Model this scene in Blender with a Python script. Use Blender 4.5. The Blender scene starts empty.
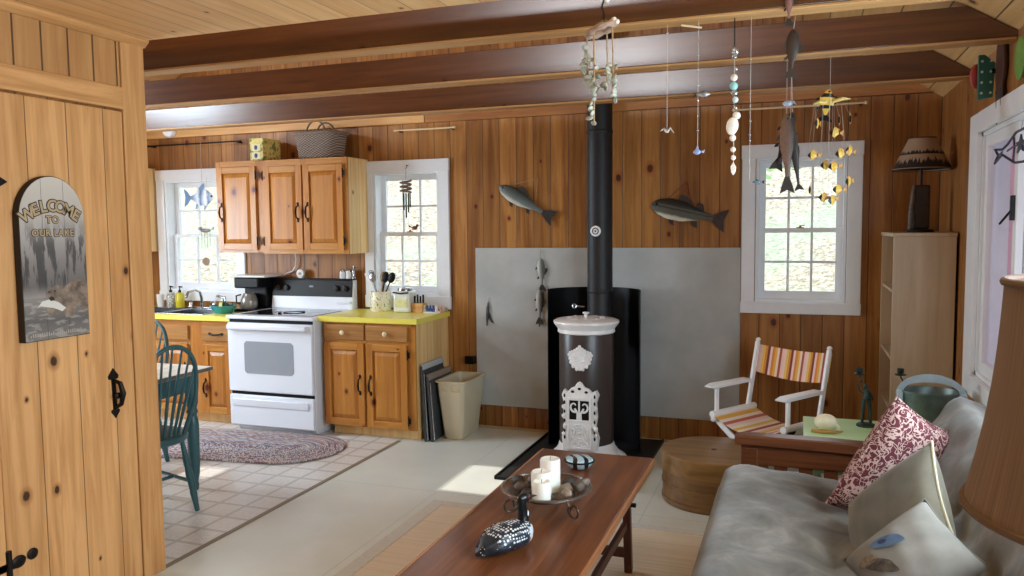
import bpy, bmesh, math, random
from mathutils import Vector as V, Matrix
random.seed(7)
C = bpy.context.scene
COL = C.collection
PI = math.pi

# ------------------------------------------------------------------ camera, world, sun, daylight, exposure
EYE = V((0, 0, 1.55))
def make_camera():
    f, yaw, pitch, roll = 793.87, math.radians(19.8855), math.radians(4.32429), math.radians(-0.58214)
    cy, sy = math.cos(yaw), math.sin(yaw)
    fwd = V((-sy*math.cos(pitch), cy*math.cos(pitch), -math.sin(pitch)))
    r = V((cy, sy, 0)); u = r.cross(fwd)
    c, s = math.cos(roll), math.sin(roll)
    r2 = c*r + s*u; u2 = -s*r + c*u
    cam = bpy.data.cameras.new('camera'); o = bpy.data.objects.new('camera', cam); COL.objects.link(o)
    m = Matrix.Identity(4)
    for i in range(3):
        m[i][0], m[i][1], m[i][2], m[i][3] = r2[i], u2[i], -fwd[i], EYE[i]
    o.matrix_world = m
    cam.sensor_width = 36; cam.lens = f/1024*36; cam.clip_start = 0.05; cam.clip_end = 200
    C.camera = o
make_camera()
C.view_settings.view_transform = 'Standard'
C.view_settings.look = 'None'
C.view_settings.gamma = 1
C.view_settings.use_curve_mapping = False
C.view_settings.exposure = 0.8
C.cycles.use_denoising = True
C.cycles.max_bounces = 10
C.cycles.diffuse_bounces = 5
C.cycles.transparent_max_bounces = 16
C.cycles.sample_clamp_indirect = 6.0

world = bpy.data.worlds.new('daylight_sky'); C.world = world; world.use_nodes = True
bg = world.node_tree.nodes['Background']
bg.inputs['Color'].default_value = (0.70, 0.85, 1.0, 1); bg.inputs['Strength'].default_value = 1.7

def sun(direction, strength, angle, color):
    l = bpy.data.lights.new('sun', 'SUN'); l.energy = strength; l.angle = angle; l.color = color
    o = bpy.data.objects.new('sun', l); COL.objects.link(o)
    o.rotation_euler = V(direction).to_track_quat('-Z', 'Y').to_euler()
SUN_DIR = V((0.5, 0.0, -0.866))
sun(SUN_DIR, 1.7, math.radians(0.6), (1.0, 0.95, 0.86))

def daylight_lamp(loc, direction, sx, sy, watts, color=(0.72, 0.87, 1.0)):
    # daylight added at a window opening to lift the indoor light, sized to it
    l = bpy.data.lights.new('added_window_lamp', 'AREA'); l.shape = 'RECTANGLE'; l.size = sx; l.size_y = sy; l.energy = watts; l.color = color
    o = bpy.data.objects.new('added_window_lamp', l); COL.objects.link(o)
    o.location = loc; o.rotation_euler = V(direction).to_track_quat('-Z', 'Y').to_euler()
daylight_lamp((0.93, 1.275, 1.375), (-1, 0, -0.05), 0.95, 1.15, 42)                   # right wall, added unseen window nearest the camera
daylight_lamp((0.99, 2.5, 1.395), (-1, 0, -0.05), 1.1, 1.15, 34)                      # right wall, near half of the sliding window
daylight_lamp((-2.08, -2.12, 3.40), (0, 1, -0.16), 1.1, 0.6, 60, (0.95, 0.97, 1.0))                     # loft gable window
daylight_lamp((-5.45, 3.5, 2.83), (0.56, 0.0, -0.83), 1.3, 0.55, 40)                  # roof light over the sink side
daylight_lamp((-6.12, 3.45, 1.5), (1, 0, -0.1), 1.0, 1.0, 72)                          # added unseen kitchen side window


# ------------------------------------------------------------------ helpers: objects
def tag(o, label=None, cat=None, group=None, kind=None):
    if label: o['label'] = label
    if cat: o['category'] = cat
    if group: o['group'] = group
    if kind: o['kind'] = kind
    return o
def thing(name, label, cat, base=(0, 0, 0), group=None):
    o = bpy.data.objects.new(name, None); COL.objects.link(o); o.empty_display_size = 0.05
    o.location = base
    return tag(o, label, cat, group)
LOCAL = set()   # things whose parts are built in the thing's own space
def hang(o, parent):
    o.parent = parent
    o.matrix_parent_inverse = parent.matrix_basis.inverted() if parent.type == 'EMPTY' and parent.name not in LOCAL else Matrix.Identity(4)
def kids(o): return [c for c in bpy.data.objects if c.parent == o]
def copy_tree(o, parent=None):
    c = o.copy(); COL.objects.link(c)
    if parent is not None: c.parent = parent
    for ch in kids(o): copy_tree(ch, c)
    return c
def rotz(a): return Matrix.Rotation(a, 4, 'Z')
def basis(u, v, n, loc=(0, 0, 0)):
    u, v, n = V(u), V(v), V(n)
    m = Matrix.Identity(4)
    for i in range(3): m[i][0], m[i][1], m[i][2], m[i][3] = u[i], v[i], n[i], loc[i]
    return m

class MB:
    """collects geometry and links it as one mesh object"""
    def __init__(s, mtx=None): s.bm = bmesh.new(); s.m = mtx or Matrix.Identity(4)
    def vert(s, p): return s.bm.verts.new(s.m @ V(p))
    def face(s, vs):
        try: return s.bm.faces.new(vs)
        except ValueError: return None
    def box(s, x0, x1, y0, y1, z0, z1, m=None):
        m = m or Matrix.Identity(4)
        v = [s.vert(m @ V(p)) for p in ((x0,y0,z0),(x1,y0,z0),(x1,y1,z0),(x0,y1,z0),(x0,y0,z1),(x1,y0,z1),(x1,y1,z1),(x0,y1,z1))]
        for f in ((3,2,1,0),(4,5,6,7),(0,1,5,4),(1,2,6,5),(2,3,7,6),(3,0,4,7)): s.face([v[i] for i in f])
        return s
    def bar(s, p0, p1, w, h, up=(0, 0, 1)):
        p0, p1 = V(p0), V(p1); d = (p1-p0); L = d.length; d.normalize()
        x = d.cross(V(up))
        if x.length < 1e-4: x = d.cross(V((1, 0, 0)))
        x.normalize(); z = x.cross(d)
        s.box(-w/2, w/2, 0, L, -h/2, h/2, basis(x, d, z, p0)); return s
    def tube(s, pts, r, seg=10, closed=False, cap=True):
        pts = [V(p) for p in pts]; n = len(pts)
        rs = r if isinstance(r, (list, tuple)) else [r]*n
        rings = []; prev = None
        for i, p in enumerate(pts):
            if closed: t = pts[(i+1) % n]-pts[i-1]
            else: t = pts[min(i+1, n-1)]-pts[max(i-1, 0)]
            t = t.normalized() if t.length > 1e-9 else V((0, 0, 1))
            if prev is None:
                a = t.cross(V((0, 0, 1)))
                if a.length < 0.05: a = t.cross(V((1, 0, 0)))
            else: a = prev-t*prev.dot(t)
            a.normalize(); prev = a; b = t.cross(a)
            rings.append([s.vert(p+(a*math.cos(2*PI*k/seg)+b*math.sin(2*PI*k/seg))*rs[i]) for k in range(seg)])
        m = n if closed else n-1
        for i in range(m):
            A, B = rings[i], rings[(i+1) % n]
            for k in range(seg): s.face([A[k], A[(k+1) % seg], B[(k+1) % seg], B[k]])
        if cap and not closed: s.face(rings[0][::-1]); s.face(rings[-1])
        return s
    def cyl(s, p0, p1, r0, r1=None, seg=20): return s.tube([p0, p1], [r0, r0 if r1 is None else r1], seg)
    def lathe(s, prof, c=(0, 0, 0), seg=36, m=None, sx=1, sy=1, close=True):
        m = (m or Matrix.Identity(4)); c = V(c)
        rings = []
        for r, z in prof:
            if r < 1e-5: rings.append([s.vert(m @ (c+V((0, 0, z))))])
            else: rings.append([s.vert(m @ (c+V((r*sx*math.cos(2*PI*k/seg), r*sy*math.sin(2*PI*k/seg), z)))) for k in range(seg)])
        for A, B in zip(rings, rings[1:]):
            for k in range(seg):
                a0, a1 = A[k % len(A)], A[(k+1) % len(A)]; b0, b1 = B[k % len(B)], B[(k+1) % len(B)]
                vs = [a0]
                for q in (a1, b1, b0):
                    if q not in vs: vs.append(q)
                if len(vs) > 2: s.face(vs)
        if close:
            if len(rings[0]) > 1: s.face(rings[0][::-1])
            if len(rings[-1]) > 1: s.face(rings[-1])
        return s
    def ball(s, c, rx, ry=None, rz=None, seg=16, rings=9, m=None):
        ry = rx if ry is None else ry; rz = rx if rz is None else rz
        m = m or Matrix.Identity(4)
        prof = [(math.sin(PI*i/rings), -math.cos(PI*i/rings)) for i in range(rings+1)]
        prof[0] = (0, -1); prof[-1] = (0, 1)
        return s.lathe(prof, m=Matrix.Translation(V(c)) @ m @ Matrix.Diagonal((rx, ry, rz, 1)), seg=seg, close=False)
    def prism(s, poly, d0, d1, plane='XZ', m=None):
        m = m or Matrix.Identity(4)
        def P(a, b, d):
            return m @ V({'XZ': (a, d, b), 'YZ': (d, a, b), 'XY': (a, b, d)}[plane])
        A = [s.vert(P(a, b, d0)) for a, b in poly]; B = [s.vert(P(a, b, d1)) for a, b in poly]
        n = len(poly)
        s.face(A); s.face(B[::-1])
        for i in range(n): s.face([A[(i+1) % n], A[i], B[i], B[(i+1) % n]])
        return s
    def sheet(s, f, nu, nv, thick=0.0):
        """f(u,v) -> point, u,v in 0..1; thick offsets a second skin along the normal"""
        P = [[V(f(i/nu, j/nv)) for j in range(nv+1)] for i in range(nu+1)]
        def skin(Q):
            return [[s.vert(p) for p in row] for row in Q]
        A = skin(P)
        for i in range(nu):
            for j in range(nv): s.face([A[i][j], A[i+1][j], A[i+1][j+1], A[i][j+1]])
        if thick:
            N = [[None]*(nv+1) for _ in range(nu+1)]
            for i in range(nu+1):
                for j in range(nv+1):
                    du = P[min(i+1, nu)][j]-P[max(i-1, 0)][j]; dv = P[i][min(j+1, nv)]-P[i][max(j-1, 0)]
                    N[i][j] = P[i][j]-du.cross(dv).normalized()*thick
            B = skin(N)
            for i in range(nu):
                for j in range(nv): s.face([B[i][j], B[i][j+1], B[i+1][j+1], B[i+1][j]])
            for i in range(nu):
                s.face([A[i][0], B[i][0], B[i+1][0], A[i+1][0]]); s.face([A[i][nv], A[i+1][nv], B[i+1][nv], B[i][nv]])
            for j in range(nv):
                s.face([A[0][j], A[0][j+1], B[0][j+1], B[0][j]]); s.face([A[nu][j], B[nu][j], B[nu][j+1], A[nu][j+1]])
        return s
    def loft(s, rings, cap=True):
        R = [[s.vert(p) for p in r] for r in rings]; n = len(R[0])
        for A, B in zip(R, R[1:]):
            for k in range(n): s.face([A[k], A[(k+1) % n], B[(k+1) % n], B[k]])
        if cap: s.face(R[0][::-1]); s.face(R[-1])
        return s
    def build(s, name, mat, parent=None, bevel=0.0, sub=0, sharp=38, base=None, seg=2):
        bm = s.bm
        bmesh.ops.recalc_face_normals(bm, faces=bm.faces[:])
        lim = math.radians(sharp)
        for f in bm.faces: f.smooth = True
        for e in bm.edges:
            if len(e.link_faces) == 2 and e.calc_face_angle(0) > lim: e.smooth = False
        if base is not None: bmesh.ops.translate(bm, verts=bm.verts[:], vec=-V(base))
        me = bpy.data.meshes.new(name); bm.to_mesh(me); bm.free()
        o = bpy.data.objects.new(name, me); COL.objects.link(o)
        if base is not None: o.location = base
        for mt in (mat if isinstance(mat, (list, tuple)) else [mat]): me.materials.append(mt)
        if bevel:
            b = o.modifiers.new('bevel', 'BEVEL'); b.width = bevel; b.segments = seg; b.limit_method = 'ANGLE'; b.angle_limit = math.radians(40)
        if sub:
            q = o.modifiers.new('sub', 'SUBSURF'); q.levels = sub; q.render_levels = sub
        if parent is not None: hang(o, parent)
        return o
def struct(name, mb, mat, parent=None, **k):
    o = mb.build(name, mat, parent, **k)
    if parent is None: o['kind'] = 'structure'
    return o
def letters(text, size, depth, mat, name, mtx, parent=None, align='CENTER', spacing=1.0, bold=0.0):
    cu = bpy.data.curves.new(name, 'FONT'); cu.body = text; cu.size = size; cu.extrude = depth; cu.align_x = align; cu.align_y = 'CENTER'
    cu.space_character = spacing; cu.offset = bold; cu.resolution_u = 3
    t = bpy.data.objects.new(name, cu); COL.objects.link(t)
    dg = bpy.context.evaluated_depsgraph_get()
    me = bpy.data.meshes.new_from_object(t.evaluated_get(dg)); me.name = name
    bpy.data.objects.remove(t); bpy.data.curves.remove(cu)
    me.transform(mtx); me.materials.clear(); me.materials.append(mat)
    o = bpy.data.objects.new(name, me); COL.objects.link(o)
    if parent is not None: hang(o, parent)
    return o

# ------------------------------------------------------------------ helpers: materials
def lin(h):
    if not isinstance(h, str): return (*h, 1)[:4]
    h = h.lstrip('#'); c = [int(h[i:i+2], 16)/255 for i in (0, 2, 4)]
    return tuple([x/12.92 if x <= .04045 else ((x+.055)/1.055)**2.4 for x in c]+[1])
class NT:
    def __init__(s, name):
        s.mat = bpy.data.materials.new(name); s.mat.use_nodes = True; s.t = s.mat.node_tree
        s.b = s.t.nodes['Principled BSDF']
    def nd(s, typ, ins=None, **props):
        n = s.t.nodes.new(typ)
        for k, v in props.items(): setattr(n, k, v)
        for k, v in (ins or {}).items():
            sock = n.inputs[k]
            if isinstance(v, bpy.types.NodeSocket): s.t.links.new(v, sock)
            else: sock.default_value = v
        return n
    def m(s, op, a, b=None, c=None, clamp=False):
        n = s.t.nodes.new('ShaderNodeMath'); n.operation = op; n.use_clamp = clamp
        for i, v in enumerate((a, b, c)):
            if v is None: continue
            if isinstance(v, bpy.types.NodeSocket): s.t.links.new(v, n.inputs[i])
            else: n.inputs[i].default_value = v
        return n.outputs[0]
    def mix(s, fac, a, b, blend='MIX'):
        n = s.t.nodes.new('ShaderNodeMix'); n.data_type = 'RGBA'; n.blend_type = blend
        for i, v in ((0, fac), (6, a), (7, b)):
            if isinstance(v, bpy.types.NodeSocket): s.t.links.new(v, n.inputs[i])
            else: n.inputs[i].default_value = v
        return n.outputs[2]
    def pos(s): return s.nd('ShaderNodeTexCoord').outputs['Object']
    def sep(s, v): return s.nd('ShaderNodeSeparateXYZ', {0: v}).outputs
    def comb(s, x, y, z): return s.nd('ShaderNodeCombineXYZ', {0: x, 1: y, 2: z}).outputs[0]
    def ramp(s, fac, stops, interp='LINEAR'):
        n = s.nd('ShaderNodeValToRGB', {0: fac}); cr = n.color_ramp; cr.interpolation = interp
        while len(cr.elements) < len(stops): cr.elements.new(0.5)
        for e, (p, c) in zip(cr.elements, stops): e.position = p; e.color = lin(c)
        return n.outputs[0]
    def noise(s, vec, scale, detail=3, rough=.5, dist=0): return s.nd('ShaderNodeTexNoise', {'Vector': vec, 'Scale': scale, 'Detail': detail, 'Roughness': rough, 'Distortion': dist}).outputs[0]
    def step(s, v, a, b):
        n = s.nd('ShaderNodeMapRange', {0: v, 1: a, 2: b, 3: 0.0, 4: 1.0}); n.interpolation_type = 'SMOOTHSTEP'; return n.outputs[0]
    def out(s, color=None, rough=None, metal=None, bump=None, bstr=.3, bdist=.01, spec=None, **k):
        def put(n, v):
            if v is None: return
            if isinstance(v, bpy.types.NodeSocket): s.t.links.new(v, s.b.inputs[n])
            else: s.b.inputs[n].default_value = v
        put('Base Color', color); put('Roughness', rough); put('Metallic', metal); put('Specular IOR Level', spec)
        for n, v in k.items(): put(n.replace('_', ' '), v)
        if bump is not None:
            bn = s.nd('ShaderNodeBump', {'Strength': bstr, 'Distance': bdist, 'Height': bump})
            s.t.links.new(bn.outputs[0], s.b.inputs['Normal'])
        return s.mat
def plain(name, col, rough=.5, metal=0, col2=None, scale=12, spec=.5, bump=0, bscale=None, **k):
    n = NT(name); p = n.pos()
    col2 = col2 or col
    nz = n.noise(p, scale, 4, .6)
    c = n.ramp(nz, [(.3, col), (.7, col2)]) if col2 != col else lin(col)
    return n.out(c, rough, metal, n.noise(p, bscale or scale*6, 3) if bump else None, bump, .004, spec, **k)
def wood(name, ca, cb, axis='Z', plank=None, paxis='X', off=0.0, knots=.35, ksize=.022, kfreq=1.6, rough=.5, vary=.25, groove=.004, kcol='#3a1a0a', grain=1.0, spec=.4, seed=0.0, halo='#8a4a1c'):
    n = NT(name); p = n.pos(); s = n.sep(p); ax = {'X': 0, 'Y': 1, 'Z': 2}
    along = s[ax[axis]]
    w = plank or 0.16
    if paxis is None: paxis = 'X' if axis != 'X' else 'Z'
    q = n.m('ADD', s[ax[paxis]], -off)
    u = n.m('DIVIDE', q, w); idx = n.m('FLOOR', u); fr = n.m('SUBTRACT', u, idx)
    rnd = n.nd('ShaderNodeTexWhiteNoise', {'Vector': n.comb(idx, seed, 3.7)}, noise_dimensions='3D').outputs
    rs = n.sep(rnd[1])
    # grain, shifted per board
    sc = [22, 22, 22]; sc[ax[axis]] = 1.3
    mp = n.nd('ShaderNodeMapping', {'Vector': p, 'Scale': sc})
    sh = n.nd('ShaderNodeVectorMath', {0: mp.outputs[0], 1: n.nd('ShaderNodeVectorMath', {0: rnd[1], 'Scale': 17.0}, operation='SCALE').outputs[0]}, operation='ADD').outputs[0]
    g1 = n.noise(sh, 1.0*grain, 5, .62, .6)
    g2 = n.noise(p, 1.6, 2)
    f = n.m('ADD', n.m('MULTIPLY', g1, .75), n.m('MULTIPLY', g2, .25))
    col = n.ramp(f, [(.37, ca), (.60, cb)])
    if plank:
        t = n.m('ADD', 1-vary/2, n.m('MULTIPLY', rs[0], vary))
        col = n.mix(1.0, col, n.comb(t, n.m('POWER', t, 1.15), n.m('POWER', t, 1.35)), 'MULTIPLY')
    if knots:
        ky = n.m('ADD', n.m('MULTIPLY', along, kfreq), n.m('MULTIPLY', rs[1], 9.0)); ki = n.m('FLOOR', ky); kf = n.m('SUBTRACT', ky, ki)
        r2 = n.nd('ShaderNodeTexWhiteNoise', {'Vector': n.comb(idx, ki, seed+1.3)}, noise_dimensions='3D').outputs
        r2s = n.sep(r2[1])
        dx = n.m('MULTIPLY', n.m('SUBTRACT', fr, n.m('ADD', .22, n.m('MULTIPLY', r2s[0], .56))), w)
        dy = n.m('MULTIPLY', n.m('SUBTRACT', kf, n.m('ADD', .25, n.m('MULTIPLY', r2s[1], .5))), 0.72/kfreq)
        wob = n.m('MULTIPLY', n.m('SUBTRACT', n.noise(p, 60, 2), .5), .006)
        d = n.m('ADD', n.m('SQRT', n.m('ADD', n.m('MULTIPLY', dx, dx), n.m('MULTIPLY', dy, dy))), wob)
        size = n.m('MULTIPLY', n.m('MAXIMUM', n.m('SUBTRACT', r2s[2], 1-knots), 0.0), ksize/max(knots, .05))
        size = n.m('ADD', n.m('MULTIPLY', size, .8), n.m('MULTIPLY', n.m('GREATER_THAN', r2s[2], 1-knots), ksize*.25))
        ring = n.m('SUBTRACT', 1.0, n.step(d, n.m('MULTIPLY', size, .9), n.m('ADD', n.m('MULTIPLY', size, 1.9), .0005)))
        core = n.m('SUBTRACT', 1.0, n.step(d, n.m('MULTIPLY', size, .55), n.m('ADD', n.m('MULTIPLY', size, .95), .0003)))
        has = n.m('GREATER_THAN', size, .0005)
        col = n.mix(n.m('MULTIPLY', n.m('MULTIPLY', ring, has), .6), col, lin(halo))
        col = n.mix(n.m('MULTIPLY', n.m('MULTIPLY', core, has), .92), col, lin(kcol))
    bump = n.m('MULTIPLY', g1, .15)
    if plank and groove:
        e = n.m('MULTIPLY', n.m('SUBTRACT', .5, n.m('ABSOLUTE', n.m('SUBTRACT', fr, .5))), w)
        gm = n.m('SUBTRACT', 1.0, n.step(e, groove*.35, groove))
        col = n.mix(n.m('MULTIPLY', gm, .82), col, lin('#2a1508'))
        bump = n.m('SUBTRACT', bump, gm)
    return n.out(col, rough, 0, bump, .5, .004, spec)

# ------------------------------------------------------------------ materials
M = {}
M['pine_back'] = wood('pine_wall_boards', '#855123', '#ad773c', 'Z', .135, 'X', .02, .48, .026, 1.5, .42, .42, .004, seed=1, kcol='#42190f', halo='#8f4a20')
M['pine_side'] = wood('pine_side_wall_boards', '#7e4e24', '#a56f38', 'Z', .135, 'Y', .02, .40, .024, 1.3, .45, .34, .004, seed=2, kcol='#42190f', halo='#8f4a20')
M['pine_door'] = wood('pine_door_boards', '#bc834b', '#dea76c', 'Z', .177, 'Y', 2.203, .62, .026, 2.2, .5, .22, .0024, seed=5, kcol='#2a140c', halo='#99602f')
M['pine_trim_z'] = wood('pine_upright_trim', '#bc834b', '#dea76c', 'Z', None, 'Y', 0, .25, .015, 1.5, .5)
M['pine_trim_y'] = wood('pine_head_trim', '#bc834b', '#dea76c', 'Y', None, 'Z', 0, .3, .018, 1.5, .5)
M['pine_trim_x'] = wood('pine_header_trim', '#c08a50', '#d6a568', 'X', None, 'Z', .02, .25, .018, 1.2, .5)
M['pine_ceiling'] = wood('pine_ceiling_boards', '#dfac72', '#f0c78e', 'Y', .14, 'X', 0, .6, .020, 1.6, .5, .14, .0022, seed=8, kcol='#5a3018', halo='#b07840')
M['pine_roof'] = wood('pine_roof_boards', '#c79a62', '#dbb27a', 'Y', .15, 'X', 0, .4, .018, 1.4, .55, .16, .004, seed=11)
M['beam'] = wood('stained_beam', '#46240f', '#5e3517', 'X', None, 'Z', 0, .3, .02, .8, .26, spec=.8, kcol='#2a0f06', halo='#4e240e')
M['cab'] = wood('honey_pine', '#a3642a', '#bf8038', 'Z', .11, 'X', 0, .62, .026, 2.6, .32, .12, 0, seed=21, kcol='#4a1a10', halo='#8f4416')
M['cab_h'] = wood('honey_pine_crosswise', '#ac6e2e', '#c68a42', 'X', None, 'Z', 0, .2, .014, 1.8, .32, seed=22)
M['cab_side'] = wood('honey_pine_side', '#deae6a', '#f0cc92', 'Z', .12, 'Y', 0, .3, .018, 2.0, .36, .16, .002, seed=23)
M['grey_board'] = plain('grey_cement_board', '#a9aba8', .75, 0, '#bcbdba', 3.2, bump=.15, bscale=30)
M['white_paint'] = plain('white_window_paint', '#e6e9ee', .4, 0, '#eef0f2', 5)
M['white_gloss'] = plain('white_gloss_paint', '#f0f1f2', .3)
M['black'] = plain('black_paint', '#0b0b0c', .42, spec=.25)
M['black_matte'] = plain('black_stove_paint', '#101011', .55, 0, '#17171a', 8)
M['iron'] = plain('black_wrought_iron', '#17120f', .45, .6, '#241b16', 40, bump=.2)
M['steel'] = plain('stainless_steel', '#b9bcc0', .25, 1, '#9da0a5', 20)
M['chrome'] = plain('chrome', '#d5d8dc', .12, 1)
M['galv'] = plain('galvanized_steel', '#bfd2db', .4, .35, '#a3bac6', 14)
M['brass'] = plain('brass', '#caa25a', .3, 1)
M['ivory'] = plain('ivory_knob', '#e9d6ae', .35)
M['enamel'] = plain('white_enamel', '#e7ebf2', .22)
M['teal'] = plain('teal_paint', '#2f5357', .38, 0, '#3a6266', 9)
M['yellow_top'] = plain('yellow_laminate', '#eadb58', .32, 0, '#f0e36a', 20)
M['rope'] = plain('jute_string', '#b89a73', .9, 0, '#8f7450', 60)
M['thread'] = plain('nylon_thread', '#b9b2aa', .5)
M['red'] = plain('red_paint', '#a8342a', .45)
M['glassy'] = NT('window_glass').mat
def thin_glass(name, tint, gl=.06, rough=.03):
    n = NT(name); t = n.t
    tr = n.nd('ShaderNodeBsdfTransparent', {'Color': (*tint, 1)}); gs = n.nd('ShaderNodeBsdfGlossy', {'Roughness': rough})
    mx = n.nd('ShaderNodeMixShader', {0: gl, 1: tr.outputs[0], 2: gs.outputs[0]})
    t.links.new(mx.outputs[0], t.nodes['Material Output'].inputs['Surface']); return n.mat
M['glassy'] = thin_glass('window_glass', (.97, .98, .97))
M['dish_glass'] = thin_glass('clear_dish_glass', (.86, .89, .88), .30, .10)
M['crystal'] = thin_glass('crystal_bead', (.8, .86, .9), .35, .05)

def floor_paint():
    n = NT('painted_plywood_floor'); p = n.pos(); s = n.sep(p)
    c = n.ramp(n.noise(p, 2.0, 4, .6), [(.3, '#d6dbd3'), (.7, '#e3e7e0')])
    def seam(v, w, off):
        u = n.m('DIVIDE', n.m('ADD', v, off), w); f = n.m('SUBTRACT', u, n.m('FLOOR', u))
        return n.m('MULTIPLY', n.m('SUBTRACT', .5, n.m('ABSOLUTE', n.m('SUBTRACT', f, .5))), w)
    e = n.m('MINIMUM', seam(s[0], 1.22, .77), seam(s[1], 2.44, .72))
    c = n.mix(n.m('MULTIPLY', n.m('SUBTRACT', 1.0, n.step(e, .001, .004)), .35), c, lin('#8c8874'))
    return n.out(c, .33, 0, n.noise(p, 14, 3), .12, .003)
M['floor'] = floor_paint()
def tile():
    n = NT('vinyl_floor_tiles'); p = n.pos(); s = n.sep(p); W = .176
    def e(v, off):
        u = n.m('DIVIDE', n.m('ADD', v, off), W); f = n.m('SUBTRACT', u, n.m('FLOOR', u))
        return n.m('MULTIPLY', n.m('SUBTRACT', .5, n.m('ABSOLUTE', n.m('SUBTRACT', f, .5))), W)
    d = n.m('MINIMUM', e(s[0], 2.74), e(s[1], -3.072))
    base = n.ramp(n.noise(p, 46, 4, .7), [(.3, '#d3cfc9'), (.7, '#e9e6e2')])
    line = n.m('SUBTRACT', 1.0, n.step(d, .006, .016))
    c = n.mix(n.m('MULTIPLY', line, .75), base, lin('#b3ada4'))
    return n.out(c, .3, 0, line, -.1, .002)
M['tile'] = tile()
def bamboo():
    n = NT('bamboo_slats'); p = n.pos(); s = n.sep(p)
    mp = n.nd('ShaderNodeMapping', {'Vector': p, 'Scale': (1.2, 60, 1)})
    g = n.noise(mp.outputs[0], 1, 4, .6)
    u = n.m('DIVIDE', s[1], .011); f = n.m('ABSOLUTE', n.m('SUBTRACT', n.m('SUBTRACT', u, n.m('FLOOR', u)), .5))
    c = n.ramp(g, [(.3, '#e0cdb0'), (.55, '#ecdcc4'), (.75, '#f4ebd9')])
    c = n.mix(n.m('MULTIPLY', n.step(f, .42, .5), .25), c, lin('#8f7a56'))
    return n.out(c, .5, 0, f, .3, .002)
M['bamboo'] = bamboo()
def braid():
    n = NT('braided_wool'); p = n.pos(); s = n.sep(p)
    ax = n.m('MAXIMUM', n.m('SUBTRACT', n.m('ABSOLUTE', s[0]), .62), 0.0)
    d = n.m('SQRT', n.m('ADD', n.m('MULTIPLY', ax, ax), n.m('MULTIPLY', s[1], s[1])))
    u = n.m('DIVIDE', d, .014); i = n.m('FLOOR', u); f = n.m('SUBTRACT', u, i)
    wn = n.nd('ShaderNodeTexWhiteNoise', {'Vector': n.comb(i, 4.0, 2.0)}, noise_dimensions='3D').outputs[0]
    ringc = n.ramp(wn, [(0, '#8a5a5c'), (.25, '#6d6f86'), (.45, '#a98a80'), (.65, '#7d4d52'), (.85, '#8d8fa0')], 'CONSTANT')
    a = n.m('ADD', n.m('MULTIPLY', n.m('ARCTAN2', s[1], n.m('ADD', ax, .0001)), d), s[0])
    k = n.m('FLOOR', n.m('DIVIDE', n.m('ADD', a, n.m('MULTIPLY', f, .014)), .009))
    w2 = n.nd('ShaderNodeTexWhiteNoise', {'Vector': n.comb(i, k, 9.0)}, noise_dimensions='3D').outputs[0]
    c = n.mix(n.m('GREATER_THAN', w2, .62), ringc, lin('#c0b6b0'))
    c = n.mix(n.m('LESS_THAN', w2, .18), c, lin('#6d6068'))
    h = n.m('SUBTRACT', .5, n.m('ABSOLUTE', n.m('SUBTRACT', f, .5)))
    return n.out(c, .95, 0, h, .6, .006)
M['braid'] = braid()
def litter(name, a, b, c3, sc):
    n = NT(name); p = n.pos()
    f = n.noise(p, sc, 6, .75, .4); g = n.noise(p, .5, 2)
    c = n.ramp(f, [(.34, a), (.47, b), (.6, c3)])
    return n.out(n.mix(n.step(g, .48, .62), c, n.ramp(f, [(.35, '#7b886a'), (.6, '#bcc4a8')])), .9)
M['litter'] = litter('leaf_litter', '#5f554a', '#a4967f', '#cfc4b2', 15)
M['bark'] = plain('grey_bark', '#6f665a', .9, 0, '#8f8575', 9)
M['leaf'] = plain('spring_leaves', '#86ad6a', .7, 0, '#a9c98a', 4)
def cloth(name, cols, axis, width, rough=.85, seed=0.):
    n = NT(name); p = n.pos(); s = n.sep(p)
    u = n.m('DIVIDE', s['XYZ'.index(axis)], width); fr = n.m('SUBTRACT', u, n.m('FLOOR', u))
    k = len(cols); c = n.ramp(fr, [(i/k, cc) for i, cc in enumerate(cols)], 'CONSTANT')
    return n.out(c, rough, 0, n.noise(p, 300, 2), .1, .001)
STR = ['#e08a3c', '#e9b04a', '#f0d9c2', '#a8553f', '#eec8bd', '#f1cdc0', '#e9c25a', '#d98d3e', '#7c3a38', '#f0cfc6']
M['chair_back'] = cloth('striped_canvas_back', STR, 'X', .155)
M['chair_seat'] = cloth('striped_canvas_seat', ['#eec58a', '#e6b052', '#f3e6d8', '#c9705a', '#f0d5c8', '#f4e4da', '#e9c25a', '#f3dfc8', '#a8554a', '#f0d6cd'], 'X', .25)

# ------------------------------------------------------------------ the room shell
W, XR, XD, XL, YB = 5.665, .833, -2.719, -6.0, -2.0
struct('floor', MB().box(-2.735, .95, YB-.1, W+.14, -.1, 0), M['floor'])
struct('kitchen_floor', MB().box(XL-.1, -2.735, 2.7, W+.14, -.1, 0), M['tile'])
struct('trim_1', MB().box(-2.75, -2.72, 2.79, 5.1, 0, .004), plain('brown_threshold', '#8a7f6b', .5), bevel=.0015)

def cells(mb, us, vs, holes, emit):
    us = sorted(set(us)); vs = sorted(set(vs))
    for a, b in zip(us, us[1:]):
        for c, d in zip(vs, vs[1:]):
            if any(h[0]-1e-6 <= a and b <= h[1]+1e-6 and h[2]-1e-6 <= c and d <= h[3]+1e-6 for h in holes): continue
            emit(mb, a, b, c, d)
    return mb
def wall_grid(u0, u1, v0, v1, holes, emit):
    us = [u0, u1]+[x for h in holes for x in h[:2]]; vs = [v0, v1]+[x for h in holes for x in h[2:]]
    return cells(MB(), us, vs, holes, emit)
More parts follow.
